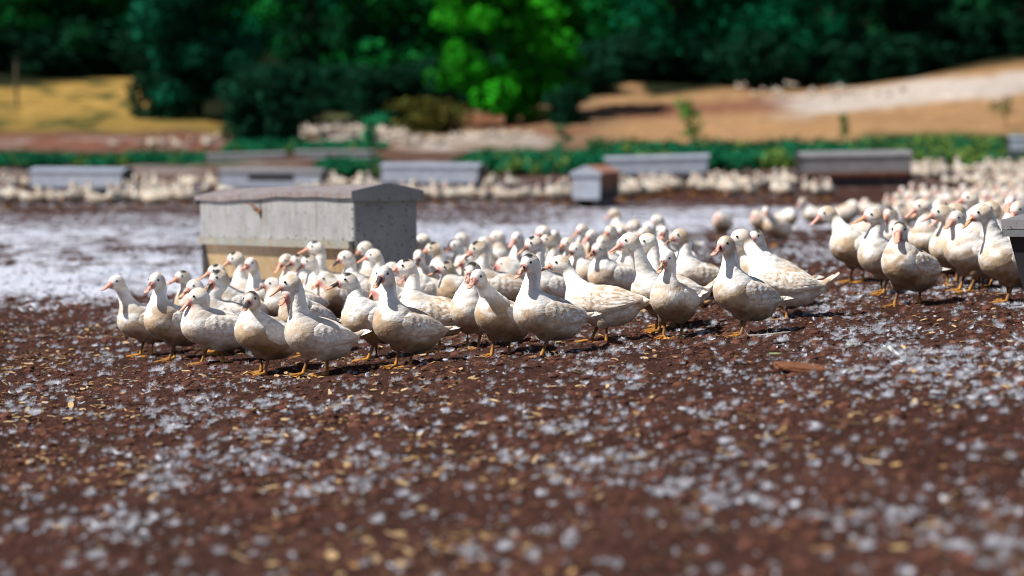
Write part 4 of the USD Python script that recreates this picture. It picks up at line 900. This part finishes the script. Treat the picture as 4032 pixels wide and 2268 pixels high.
def sow(n, u0, u1, v0, v1, key, gap=0.30):
    sd = len(spots)
    got = 0; tries = 0
    while got < n and tries < n * 30:
        tries += 1
        p = hit(rng.uniform(u0, u1), rng.uniform(v0, v1))
        if tries < n * 12 and noise(np.array([p[0] * 0.5, p[1] * 0.28, 0.0]), 5) < 0.5: continue
        if any((p[0] - a) ** 2 + (p[1] - b) ** 2 < r * r for a, b, r in feeder_spots if True) and abs(p[0]) < 90:
            near = [(a, b, r) for a, b, r in feeder_spots if (p[0] - a) ** 2 + (p[1] - b) ** 2 < r * r]
            if any(abs(p[1] - b) < 0.55 for a, b, r in near): continue
        if any(abs(p[0] - q[0]) < gap and abs(p[1] - q[1]) < gap for q, kk in spots): continue
        if len(near_feet) and np.min(np.abs(near_feet[:, 0] - p[0]) + np.abs(near_feet[:, 1] - p[1])) < 0.5: continue
        spots.append((p, key)); got += 1
sow(26, -120, 770, 742, 775, 'left')
sow(44, -120, 770, 785, 826, 'left')
sow(26, 780, 1500, 745, 800, 'left')
sow(48, 1600, 2260, 748, 806, 'mid')
sow(76, 2440, 4140, 745, 792, 'right')
sow(70, 3540, 4140, 690, 765, 'right')
sow(20, 3500, 4140, 800, 900, 'right')
sow(26, 2900, 3560, 342, 392, 'hill', 0.4)
sow(46, 1540, 2160, 540, 588, 'hill', 0.4)
sow(60, 1190, 1600, 508, 556, 'hill', 0.4)
sow(16, 380, 1000, 556, 588, 'hill', 0.4)
spots.sort(key=lambda s: s[0][1])
FAR = ('left', 'mid', 'right')
def far_label(key, u, v):
    """where in the far flocks a duck stands, told by the feeder it is near"""
    if key == 'left':
        place = 'left of the pale blue feeder' if u < 120 else 'in front of the pale blue feeder' if u < 525 else 'between the pale blue feeder and the large feeder' if u < 780 else 'behind the large feeder'
    elif key == 'mid':
        place = 'before the pale blue feeder right of the large feeder' if u < 1905 else 'just left of the end on red roofed feeder'
    else:
        place = 'in front of the blue grey feeder' if u < 2790 else 'between the blue grey feeder and the weathered lid feeder' if u < 3130 else 'in front of the weathered lid feeder' if u < 3580 else 'right of the weathered lid feeder'
        if v < 742: place = place.replace('in front of', 'close beside')
        if v > 795: place = 'on the pale ground behind the right hand group'
    row = ('front' if v > 782 else 'middle' if v > 758 else 'rear') + ' row'
    return f'blurred white duck {place}, {row}', f'far ducks {place}, {row}'
rest = []
shown = 0
for p, key in spots:
    yaw = math.pi + rng.normal(0.3, 0.6) if rng.random() < 0.7 else rng.uniform(0, 6.28)
    s = rng.uniform(0.92, 1.08); k = int(rng.integers(0, 6))
    if key in FAR and shown < 300 - len(near_feet):
        p = p.copy(); p[2] = ground_z(p[0], p[1]) - 0.005
        lab, grp = far_label(key, *project(p)); copy(far_kinds[k], 'duck', mat4(p, yaw, s), lab, 'duck', grp); shown += 1
    else:
        rest.append((p, yaw, s, k))
flat = []
for k, c in enumerate(far_kinds):
    parts, cols = [], []
    for ch in c.GetAllChildren():
        g = UsdGeom.Mesh(ch)
        parts.append((np.array(g.GetPointsAttr().Get()), np.array(g.GetFaceVertexIndicesAttr().Get()).reshape(-1, 3)))
        cols.append(np.array(UsdGeom.PrimvarsAPI(g).GetPrimvar('tint').Get()))
    flat.append((cat_mesh(parts), np.vstack(cols)))
def rz_mats(a):
    a = np.asarray(a); c, s, z, o = np.cos(a), np.sin(a), 0 * a, 0 * a + 1
    return np.stack([np.stack([c, -s, z], -1), np.stack([s, c, z], -1), np.stack([z, z, o], -1)], 1)
instancer('distant_flock', [a[0] for a in flat], [r[0] for r in rest], rz_mats([r[1] for r in rest]), np.array([r[2] for r in rest]), [r[3] for r in rest],
          'hundreds of white ducks crowding the farthest pens and slopes', 'ducks', M['far_duck'], [a[1] for a in flat])

# ------------------------------------------------------------------ litter on the ground: down, wood chips, clods, twigs, leaves
def barb(o, d, L, w, curl, n=4):
    d = d / np.linalg.norm(d); side = np.cross(d, [0, 0, 1.0]); side /= np.linalg.norm(side) + 1e-9
    up = np.cross(side, d)
    v = []
    for i in range(n + 1):
        t = i / n; c = o + d * L * t * (1 - 0.25 * curl * t) + up * L * curl * (t * t) * 0.8
        ww = w * (1 - 0.85 * t)
        v += [c - side * ww, c + side * ww]
    f = []
    for i in range(n):
        f += [[2 * i, 2 * i + 1, 2 * i + 3], [2 * i, 2 * i + 3, 2 * i + 2]]
    return np.array(v), np.array(f)
def tuft(r, seed, n=34):
    g = np.random.default_rng(seed); ps = []
    for k in range(n):
        a = g.uniform(0, 6.28); el = g.uniform(0.0, 0.85)
        d = np.array([math.cos(a) * math.cos(el), math.sin(a) * math.cos(el), math.sin(el)])
        ps.append(barb(np.array([0, 0, 0.003]) + g.normal(0, 0.22 * r, 3) * [1, 1, 0.2], d, r * g.uniform(0.55, 1.15), r * g.uniform(0.016, 0.034), g.uniform(-0.7, 0.9), 3))
    return cat_mesh(ps)
def vane(L, w, bend, seed, fringe=16):
    """one small body feather: a cupped curved vane with a loose downy foot"""
    g = np.random.default_rng(seed); n, m = 8, 4
    v = []
    for i in range(n + 1):
        t = i / n
        ang = bend * t
        c = np.array([L * (math.sin(ang) / bend if bend else t), 0, L * ((1 - math.cos(ang)) / bend if bend else 0) + 0.004])
        ww = w * (math.sin(math.pi * min(1, 0.12 + 0.86 * t)) ** 0.7)
        for j in range(m + 1):
            s = 2 * j / m - 1
            v.append(c + np.array([-math.sin(ang), 0, math.cos(ang)]) * (0.30 * w * s * s) + np.array([-0.10 * L * abs(s), ww * s + 0.0012 * g.normal(), 0]))
    f = []
    for i in range(n):
        for j in range(m):
            a = i * (m + 1) + j
            f += [[a, a + 1, a + m + 2], [a, a + m + 2, a + m + 1]]
    ps = [(np.array(v), np.array(f))]
    for k in range(fringe):
        a = g.uniform(1.6, 4.7)
        ps.append(barb(np.array([0.006, 0, 0.004]), np.array([math.cos(a), math.sin(a), g.uniform(0.05, 0.9)]), L * g.uniform(0.25, 0.6), 0.0010, g.uniform(-0.5, 0.8), 3))
    return cat_mesh(ps)
DOWN = np.array([0.56, 0.575, 0.63])
feather_kinds = [tuft(0.028, 1, 110), tuft(0.032, 2, 90), tuft(0.024, 3, 90), vane(0.052, 0.010, 1.5, 4, 40), vane(0.044, 0.011, 0.9, 5, 44), vane(0.056, 0.009, 2.3, 6, 36), vane(0.040, 0.010, 0.4, 7, 50), tuft(0.036, 8, 120)]
for k_ in (3, 4, 5):      # curled vanes lie on their side, as crescents
    a_ = feather_kinds[k_][0]; c_, s_ = math.cos(1.15), math.sin(1.15)
    a_ = a_ @ np.array([[1, 0, 0], [0, c_, s_], [0, -s_, c_]]); a_[:, 2] -= np.percentile(a_[:, 2], 6)
    feather_kinds[k_] = (a_, feather_kinds[k_][1])
feather_cols = [np.tile(DOWN * (0.92 + 0.03 * k), (len(a[0]), 1)) for k, a in enumerate(feather_kinds)]
def chip(L, W, seed):
    g = np.random.default_rng(seed); n = 9
    a = np.sort(np.linspace(0, 6.28, n, endpoint=False) + g.uniform(-0.25, 0.25, n)); r = g.uniform(0.72, 1.1, n)
    x, y = np.cos(a) * r * L / 2, np.sin(a) * r * W / 2
    cup = g.uniform(-4, 9)
    z = 0.004 + cup * y * y + 2.0 * g.uniform(-1, 1) * x * x + g.uniform(0, 0.0015, n)
    top = np.stack([x, y, z + 0.0035], 1); bot = np.stack([x, y, z], 1)
    v = np.vstack([[[0, 0, 0.0085]], top, bot]); f = []
    for i in range(n):
        j = (i + 1) % n
        f += [[0, 1 + i, 1 + j], [1 + i, 1 + n + i, 1 + n + j], [1 + i, 1 + n + j, 1 + j]]
    return v, np.array(f)
chip_kinds = [chip(0.045, 0.026, 1), chip(0.065, 0.020, 2), chip(0.034, 0.026, 3), chip(0.085, 0.026, 4), chip(0.05, 0.034, 5), chip(0.028, 0.018, 6)]
CHIP = [(0.36, 0.22, 0.095), (0.43, 0.31, 0.165), (0.27, 0.15, 0.065), (0.42, 0.30, 0.17), (0.45, 0.31, 0.16), (0.22, 0.12, 0.06)]
chip_cols = [np.tile(CHIP[k], (len(a[0]), 1)) for k, a in enumerate(chip_kinds)]
def lump(r, seed, sq=0.6):
    m = trimesh.creation.icosphere(2 if r > 0.05 else 1, r); v = np.array(m.vertices)
    n = v / r
    v = v * (0.72 + 0.62 * noise(n * 1.7 + seed * 5.3, seed))[:, None]; v[:, 2] *= sq
    return v, np.array(m.faces)
clod_kinds = [lump(0.010 + 0.0045 * (k % 4), k, 0.65) for k in range(6)]
clod_cols = [np.tile(np.array([0.080, 0.034, 0.024]) * (0.8 + 0.12 * k), (len(a[0]), 1)) for k, a in enumerate(clod_kinds)]
def twig(L, seed):
    g = np.random.default_rng(seed); n = 5
    p = np.stack([np.linspace(-L / 2, L / 2, n), g.normal(0, 0.05 * L, n), 0.005 + np.abs(g.normal(0, 0.004, n))], 1)
    return tube(p, np.linspace(0.0042, 0.0022, n), 5)
twig_kinds = [twig(0.10, 1), twig(0.14, 2), twig(0.08, 3), twig(0.20, 4)]
twig_cols = [np.tile(c, (len(a[0]), 1)) for a, c in zip(twig_kinds, [(0.06, 0.033, 0.022), (0.10, 0.06, 0.035), (0.17, 0.10, 0.05), (0.045, 0.025, 0.018)])]
def scatter(n, y0, y1, weight):
    out = []
    while len(out) < n:
        k = 4 * n
        Y = np.sqrt(rng.uniform(y0 * y0, y1 * y1, k)); X = rng.uniform(-0.285, 0.285, k) * Y
        P = np.stack([X, Y, ground_z(X, Y) + soil_relief(X, Y) * (1 - smooth(25, 50, Y))], -1)
        out += list(P[rng.random(k) < weight(P)])
    return np.array(out[:n])
def clump(P, s, seed, a=0.42, b=0.62):
    return smooth(a, b, fbm(np.stack([P[:, 0] * s, P[:, 1] * s * 0.6, 0 * P[:, 0]], -1), 3, seed))
def w_feather(P):
    q = project(P); u, v = q[:, 0], q[:, 1]
    w = 0.085 + 0.62 * clump(P, 1.5, 41, 0.48, 0.70) * clump(P, 5.0, 43, 0.44, 0.60) + 0.09 * clump(P, 6.0, 42, 0.42, 0.6)
    patch = smooth(2800, 3300, u) * smooth(1290, 1350, v - 0.07 * (u - 3000)) * smooth(1500, 1400, v - 0.16 * (u - 3000))
    w = np.maximum(w, patch * (0.35 + 0.65 * clump(P, 3, 44, 0.36, 0.5)))
    w *= lerp(1, 0.55, smooth(500, 0, u) * smooth(1280, 1330, v) * smooth(1520, 1450, v))
    return np.clip(w, 0, 1)
PF = scatter(12500, 4.6, 16.5, w_feather)
KF = rng.choice(len(feather_kinds), len(PF), p=[.20, .19, .20, .06, .06, .05, .07, .17]); SF = 0.18 + 0.9 * rng.random(len(PF)) ** 2.0; AF = rng.uniform(0, 6.28, len(PF))
w_chip = lambda P: np.clip(0.10 + 0.9 * clump(P, 2.0, 61, 0.42, 0.62) * lerp(1.0, 0.35, smooth(1300, 2600, project(P)[:, 0])), 0, 1)
PC = scatter(3000, 4.6, 15.5, w_chip)
KC = rng.choice(len(chip_kinds), len(PC), p=[.24, .06, .26, .06, .16, .22]); SC = rng.uniform(0.45, 1.05, len(PC)); AC = rng.uniform(0, 6.28, len(PC))
def tilts(n, amt):
    from scipy.spatial.transform import Rotation
    return Rotation.from_rotvec(np.stack([rng.normal(0, amt, n), rng.normal(0, amt, n), np.zeros(n)], -1)).as_matrix()
def singles(P, K_, S_, A_, kinds, cols, mat, count, name, label, cat, group, umin=-20, lift=0.0):
    """the ones that show largest become things of their own"""
    q = project(P)
    inside = (q[:, 0] > 10) & (q[:, 0] < 4022) & (q[:, 1] > 900) & (q[:, 1] < 2262)
    order = np.argsort(np.where(inside, -S_ / P[:, 1], 9))[:count]
    cl = []
    for a, c in zip(kinds, cols):
        pr = proto(name); obj('blade' if 'feather' in name else 'piece', a, mat, pr, False, c); cl.append(pr)
    T = tilts(count, 0.22)
    for j, i in enumerate(order):
        copy(cl[K_[i]], name, mat4(P[i] + [0, 0, lift], A_[i], S_[i], T[j]), label, cat, group)
    keep = np.ones(len(P), bool); keep[order] = False
    return keep
kf = singles(PF, KF, SF, AF, feather_kinds, feather_cols, M['feather'], 300, 'down_feather', 'small white down feather lying loose on the soil in the foreground', 'feather', 'loose down feathers in the foreground')
kc = singles(PC, KC, SC, AC, chip_kinds, chip_cols, M['chip'], 150, 'wood_chip', 'small tan wood chip lying on the brown soil in the foreground', 'wood chip', 'wood chips in the foreground')
instancer('feather_litter', feather_kinds, PF[kf], np.einsum('nij,njk->nik', tilts(kf.sum(), 0.3), rz_mats(AF[kf])), SF[kf], KF[kf], 'white down feathers strewn thickly over the red brown soil', 'feathers', M['feather'], feather_cols)
instancer('chip_litter', chip_kinds, PC[kc], np.einsum('nij,njk->nik', tilts(kc.sum(), 0.2), rz_mats(AC[kc])), SC[kc], KC[kc], 'tan wood chips and husks strewn over the soil', 'wood chips', M['chip'], chip_cols)
PM = scatter(7500, 16.5, 40, lambda P: np.clip(0.06 + 0.9 * feather_cover(*project(P).T, P[:, 0], P[:, 1]) * clump(P, 0.8, 71, 0.38, 0.6), 0, 1))
KM = rng.integers(0, len(feather_kinds), len(PM))
instancer('feather_carpet', feather_kinds, PM, rz_mats(rng.uniform(0, 6.28, len(PM))), rng.uniform(0.8, 1.6, len(PM)), KM, 'carpet of shed white down drifting over the pens behind the flock', 'feathers', M['feather'], feather_cols)
PL = scatter(22000, 4.6, 18, lambda P: np.clip(0.25 + clump(P, 3.0, 81), 0, 1))
instancer('soil_crumbs', clod_kinds, PL - [0, 0, 0.002], rz_mats(rng.uniform(0, 6.28, len(PL))), 0.3 + 1.2 * rng.random(len(PL)) ** 2, rng.integers(0, 6, len(PL)), 'loose crumbs of red brown earth', 'soil', M['clod'], clod_cols)
PT = scatter(1500, 4.8, 17, lambda P: np.clip(0.3 + clump(P, 1.5, 91), 0, 1))
instancer('twig_litter', twig_kinds, PT, rz_mats(rng.uniform(0, 6.28, len(PT))), rng.uniform(0.5, 1.2, len(PT)), rng.integers(0, 4, len(PT)), 'dark twigs and straw bits lying on the soil', 'twigs', M['twig'], twig_cols)
# the flat reddish clod, the bright curled feather and the leaves at the right
p = hit(3185, 1462)
m = trimesh.creation.icosphere(3, 1.0); v = np.array(m.vertices); v = np.sign(v) * np.abs(v) ** 0.7
v = v * np.array([0.17, 0.115, 0.024]) * (0.85 + 0.3 * fbm(np.array(m.vertices) * 2.5, 3, 4))[:, None]
tag(obj('earth_clod', (v @ rz_mats([-0.22])[0].T @ np.array(roty(0.10)).T + p + [0, 0, 0.012], np.array(m.faces)), M['clod'], None, True, np.tile([0.155, 0.066, 0.036], (len(v), 1))), 'flat slab of reddish earth lying among white feathers at the right', 'clod')
p = hit(3560, 1420)
fv, ff = vane(0.11, 0.022, 1.1, 50, 40)
big = thing('plume', 'long bright white curved plume on the feather patch at the right', 'feather', mat4(p + [0, 0, 0.01], 2.6))
obj('blade', (fv, ff), M['feather'], big, False, np.tile([0.78, 0.79, 0.80], (len(fv), 1)))
p = hit(2930, 1330)
fv, ff = vane(0.26, 0.012, 0.15, 51, 10)
big = thing('plume', 'long narrow quill feather lying beside the foot of the dark headed duck', 'feather', mat4(p + [0.02, 0, 0.008], 0.15))
obj('blade', (fv, ff), M['feather'], big, False, np.tile([0.6, 0.58, 0.55], (len(fv), 1)))
for (u, v_, s, lab) in [(3050, 1400, 1.0, 'pale green dry leaf left of the reddish earth slab'), (3270, 1385, 0.7, 'pale yellow green leaf above the reddish earth slab'), (3345, 1365, 0.7, 'green leaf scrap at the upper rim of the feather patch'), (3350, 1465, 0.6, 'light green leaf scrap right of the reddish earth slab'), (3480, 1385, 0.8, 'grey green leaf lying before the bright curved plume'), (1400, 1640, 0.6, 'thin pale green stalk leaf in the left foreground')]:
    fv, ff = chip(0.085 * s, 0.06 * s, int(u))
    tag(obj('fallen_leaf', (fv + hit(u, v_) + [0, 0, 0.006], ff), M['chip'], None, False, np.tile([0.30, 0.36, 0.19], (len(fv), 1))), lab, 'leaf')

# ------------------------------------------------------------------ trees, shrubs, saplings, weeds, posts
def leaf_cloud(blobs, n, size, seed, base, vary=0.55, hollow=0.5):
    """many leaf sized faces through the blobs' volume. blobs: (centre, radius)"""
    g = np.random.default_rng(seed)
    C = np.array([b[0] for b in blobs]); R = np.array([b[1] for b in blobs])
    pk = g.choice(len(C), n, p=R ** 2 / (R ** 2).sum())
    d = g.normal(size=(n, 3)); d /= np.linalg.norm(d, axis=1)[:, None]
    rr = R[pk] * (hollow + (1 - hollow) * g.random(n) ** 0.6)
    p = C[pk] + d * rr[:, None] * np.array([1, 1, 0.82])
    nrm_ = d + g.normal(0, 0.55, (n, 3)) + [0, 0, 0.25]; nrm_ /= np.linalg.norm(nrm_, axis=1)[:, None]
    a = np.cross(nrm_, g.normal(size=(n, 3))); a /= np.linalg.norm(a, axis=1)[:, None]; b = np.cross(nrm_, a)
    s = size * g.uniform(0.6, 1.3, n)[:, None]
    q = np.stack([p - a * s, p + b * s * 0.5 - nrm_ * s * 0.15, p + a * s, p - b * s * 0.5 - nrm_ * s * 0.15], 1).reshape(-1, 3)
    i = np.arange(n) * 4
    f = np.vstack([np.stack([i, i + 2, i + 1], 1), np.stack([i, i + 3, i + 2], 1)])
    tone = (1 - vary + 2 * vary * g.random(len(C)))[pk] * g.uniform(0.8, 1.2, n)
    c = np.array(base)[None] * tone[:, None]
    c[:, 0] *= g.uniform(0.7, 1.5, n)
    return (q, f), np.repeat(c, 4, 0)
def branch_tree(H, R, seed, base, n=5200, size=0.26, trunk_r=0.22, squat=1.0, clear=0.08, fill=0):
    g = np.random.default_rng(seed); parts = []; blobs = []
    tr = np.array([[0, 0, -0.5], [0.05 * R, 0.02, 0.25 * H], [0.02 * R, -0.03 * R, 0.55 * H], [-0.03 * R, 0, 0.9 * H]])
    parts.append(tube(tr, [trunk_r * 1.25, trunk_r, trunk_r * 0.7, 0.04], 9))
    for k in range(30):
        t = g.uniform(clear + 0.03, 0.95); a = g.uniform(0, 6.28) + k * 2.4
        z0 = H * t * 0.9; prof = math.sin(math.pi * min(1, 0.16 + 0.8 * t)) ** 0.6
        L = R * prof * g.uniform(0.55, 1.0)
        s = np.array([0, 0, z0]); e = s + np.array([math.cos(a) * L, math.sin(a) * L, L * 0.35 * squat])
        parts.append(tube([s, lerp(s, e, 0.5) + [0, 0, 0.1 * L], e], [0.09, 0.06, 0.02], 5))
        for q in (0.35, 0.7, 1.0):
            blobs.append((lerp(s, e, q) + g.normal(0, 0.10 * R, 3), R * g.uniform(0.18, 0.33)))
    blobs.append((np.array([0, 0, H * 0.92]), R * 0.35))
    for k in range(fill):
        d = g.normal(size=3); d /= np.linalg.norm(d); h = 0.5 + 0.46 * d[2]
        wide = math.sin(math.pi * min(1, 0.20 + 0.72 * h)) ** 0.7
        blobs.append((np.array([d[0] * R * 0.78 * wide, d[1] * R * 0.78 * wide, H * (0.06 + 0.9 * h)]), R * g.uniform(0.16, 0.28)))
    crown, col = leaf_cloud(blobs, n, size, seed + 1, base)
    return cat_mesh(parts), crown, col
TEAL = (0.003, 0.115, 0.046); DEEP = (0.004, 0.045, 0.016); BRIGHT = (0.012, 0.165, 0.006); MIDG = (0.006, 0.125, 0.022)
def tree_kind(name, *a, **k):
    c = proto(name); tr, cr, col = branch_tree(*a, **k)
    obj('trunk', tr, M['bark'], c, True, np.tile([0.014, 0.012, 0.009], (len(tr[0]), 1)))
    obj('crown', cr, M['leaf'], c, False, col)
    return c
kinds = [tree_kind('tree', 14, 4.6, 11, TEAL), tree_kind('tree', 15, 4.2, 12, DEEP), tree_kind('tree', 13, 5.0, 13, TEAL, n=5600), tree_kind('tree', 16, 4.4, 14, DEEP), tree_kind('tree', 13, 4.8, 15, MIDG)]
bright = tree_kind('tree', 13, 4.2, 16, BRIGHT, n=15000, size=0.24, clear=0.06, fill=44)
dark1 = tree_kind('tree', 14, 3.8, 17, (0.004, 0.070, 0.036), n=14000, size=0.26, clear=0.03, fill=40)
def put(kind, u, Y, label, group=None, s=1.0, name='tree', rz=None, dz=-0.2, cat='tree'):
    X = (u - 2016) / F * Y
    m = mat4((X, Y, float(ground_z(X, Y)) + dz), rng.uniform(0, 6.28) if rz is None else rz, 1.0)
    m[:3, :3] *= np.asarray(s)
    return copy(kind, name, m, label, cat, group)
put(bright, 2000, 128, 'bright green leafy tree standing alone before the dark forest', s=(1.20, 1.20, 1.03))
put(dark1, 790, 128, 'broad dark green tree reaching into the golden meadow', s=1.08)
put(kinds[4], 330, 158, 'light green tree over the golden meadow at the left', s=0.85)
shr = proto('shrub'); tr, cr, col = branch_tree(3.9, 2.5, 31, (0.005, 0.036, 0.018), n=4500, size=0.20, trunk_r=0.09, clear=0.0)
obj('trunk', tr, M['bark'], shr, True, np.tile([0.06, 0.045, 0.035], (len(tr[0]), 1))); obj('crown', cr, M['leaf'], shr, False, col)
shr2 = proto('shrub'); tr, cr, col = branch_tree(2.6, 2.1, 32, (0.075, 0.085, 0.018), n=2600, size=0.16, trunk_r=0.06, clear=0.0)
obj('trunk', tr, M['bark'], shr2, True, np.tile([0.06, 0.045, 0.035], (len(tr[0]), 1))); obj('crown', cr, M['leaf'], shr2, False, col)
put(shr, 1030, 107, 'rounded near black green shrub at the foot of the broad dark tree', name='shrub', s=1.05, cat='shrub')
put(shr, 640, 127, 'dark bush under the left side of the broad dark tree', name='shrub', s=0.8, cat='shrub')
put(shr2, 1690, 118, 'olive yellow dry bush left of the bright green tree', name='shrub', s=(1.25, 1.25, 0.8), cat='shrub')
put(shr, 1560, 128, 'green bush between the olive bush and the dark forest', name='shrub', s=(1.3, 1.3, 0.95), cat='shrub')
put(shr, 2235, 122, 'teal bush at the right foot of the bright green tree', name='shrub', s=0.62, cat='shrub')
put(shr, 1190, 122, 'low green bush behind the pale flock ground', name='shrub', s=(0.9, 0.9, 0.5), cat='shrub')
def wood_label(u, row):
    place = 'above the golden meadow' if u < 560 else 'behind the broad dark tree' if u < 1150 else 'left of the bright green tree' if u < 1700 else 'behind the bright green tree' if u < 2300 else 'above the middle of the tan slope' if u < 3150 else 'above the pale track at the right'
    depth = ('edge', 'second rank', 'third rank', 'depth')[row]
    return f'dark leafy tree {place}, forest {depth}', f'forest trees {place}, {depth}'
k = 0
for row, (Y, step) in enumerate([(156, 7.4), (170, 7.4), (186, 7.4), (206, 8.5)]):
    x = -62 + 1.7 * row
    while x < 64:
        Yj = Y + rng.uniform(-4, 5); X = x + rng.uniform(-1.6, 1.6)
        u = 2016 + F * X / Yj
        kk = int(rng.choice([0, 2, 4, 1, 3] if row else [0, 2, 4, 4, 2, 1])) if u < 3150 else int(rng.choice([1, 3]))
        put(kinds[kk], u, Yj, *wood_label(u, row), s=rng.uniform(0.9, 1.25)); k += 1
        x += step * rng.uniform(0.85, 1.15)
for i in range(30):
    u = -150 + i * 150 + rng.uniform(-50, 50)
    Yj = 152 + rng.uniform(-1.5, 4) if not 1300 < u < 2300 else 146 + rng.uniform(-2, 3)
    if u > 2450: Yj += 2
    put(shr, u, Yj, 'dark undergrowth bush at the forest foot, ' + wood_label(u, 0)[0].split('tree ')[1].split(', forest')[0], 'undergrowth ' + wood_label(u, 0)[1].split('trees ')[1], s=(1.3, 1.3, rng.uniform(0.7, 1.1)), name='shrub', cat='shrub')
# saplings in and behind the pens
def sapling(label, u, vb, H, leaves, seed, base, spread=0.28, bare=0.35):
    g = np.random.default_rng(seed); p = hit(u, vb)
    t = thing('sapling', label, 'sapling', mat4(p - [0, 0, 0.05]))
    obj('stem', tube([[0, 0, 0], [0.02, 0, 0.5 * H], [-0.02, 0.01, H]], [0.035, 0.025, 0.008], 6), M['bark'], t, True, np.tile([0.055, 0.05, 0.035], (20, 1)))
    bl = [(np.array([g.normal(0, spread * 0.5), g.normal(0, spread * 0.5), H * g.uniform(bare, 1.02)]), spread * g.uniform(0.5, 1.0)) for _ in range(9)]
    c, col = leaf_cloud(bl, leaves, 0.085, seed, base, hollow=0.2)
    obj('crown', c, M['leaf'], t, False, col)
sapling('thin sapling with dark stem above the feeder with the open hatch', 1462, 712, 2.2, 380, 3, (0.012, 0.15, 0.06), 0.36, 0.42)
sapling('slim green sapling right of the bright tree, behind the pens', 2222, 640, 1.5, 160, 4, (0.012, 0.13, 0.06), 0.26)
sapling('forked leafy sapling above the blue grey feeder', 2720, 600, 2.4, 560, 5, (0.025, 0.20, 0.02), 0.62, 0.25)
sapling('small leafy sapling against the tan slope at the right', 3322, 570, 1.6, 200, 6, (0.02, 0.14, 0.02), 0.28, 0.4)
sapling('scraggy sapling at the right picture edge before the tan slope', 3960, 520, 1.9, 220, 8, (0.03, 0.10, 0.02), 0.6, 0.5)
# rank green weeds along the pens
wd = leaf_cloud([(np.array([0, 0, 0.22]), 0.30), (np.array([0.25, 0.1, 0.15]), 0.22), (np.array([-0.2, -0.1, 0.2]), 0.25)], 90, 0.10, 77, (0.014, 0.19, 0.085), hollow=0.1)
wd2 = leaf_cloud([(np.array([0, 0, 0.18]), 0.28), (np.array([0.2, -0.1, 0.12]), 0.2)], 70, 0.09, 78, (0.075, 0.14, 0.03), hollow=0.1)
def weeds(name, label, n, u0, u1, v0, v1, s0, s1, idx=(0, 1), pw=0.85):
    P = np.array([hit(rng.uniform(u0, u1), rng.uniform(v0, v1)) for _ in range(n)])
    sc = rng.uniform(s0, s1, n)[:, None] * np.array([1.2, 1.2, 1.0])
    instancer(name, [wd[0], wd2[0]], P - [0, 0, 0.05], rz_mats(rng.uniform(0, 6.28, n)), sc, rng.choice(2, n, p=[pw, 1 - pw]), label, 'weeds', M['leaf'], [wd[1], wd2[1]])
weeds('weeds', 'strip of green weeds behind the pale blue feeder at the left', 330, -150, 900, 628, 652, 0.6, 1.3)
weeds('weeds', 'teal green weeds behind the pens left of the red roofed feeder', 240, 1830, 2330, 632, 680, 0.4, 1.5, pw=0.66)
weeds('weeds', 'rank green weeds along the foot of the tan slope', 330, 2350, 3560, 596, 662, 0.4, 1.9, pw=0.62)
weeds('weeds', 'olive grass and weeds at the right behind the far flock', 420, 3480, 4150, 560, 660, 0.7, 1.5, pw=0.25)
weeds('weeds', 'weeds between the low far feeders and the dark shrub', 160, 900, 1500, 575, 600, 0.6, 1.2)
weeds('weeds', 'green weeds beside the thin sapling behind the large feeder', 120, 1280, 1500, 660, 690, 0.7, 1.2)
# fence stakes
def stake(label, u, vb, H, r, group=None):
    p = hit(u, vb)
    t = thing('fence_stake', label, 'stake', mat4(p))
    obj('post', tube([[0, 0, -0.2], [0.005, 0, H * 0.5], [0, 0, H]], [r, r * 0.95, r * 0.9], 8), M['twig'], t, True, np.tile([0.11, 0.085, 0.07], (26, 1)))
    obj('wire_loop', tube([[math.cos(a) * r * 1.5, math.sin(a) * r * 1.5, H * 0.86] for a in np.linspace(0, 6.28, 10)], 0.003, 5), M['dark_sheet'], t)
stake('thin rusty fence stake right of the large feeder', 1917, 856, 0.98, 0.011)
stake('thin fence stake in the open ground right of centre', 2983, 812, 0.72, 0.010)
p = hit(66, 440)
t = thing('wooden_pole', 'dark wooden pole in the golden meadow at the far left', 'pole', mat4(p))
obj('post', tube([[0, 0, -0.3], [0.02, 0, 1.6], [0, 0, 3.3]], [0.11, 0.10, 0.09], 10), M['bark'], t, True, np.tile([0.10, 0.085, 0.055], (32, 1)))
obj('cap', box((-0.16, -0.16, 3.28), (0.16, 0.16, 3.38)), M['dark_sheet'], t)
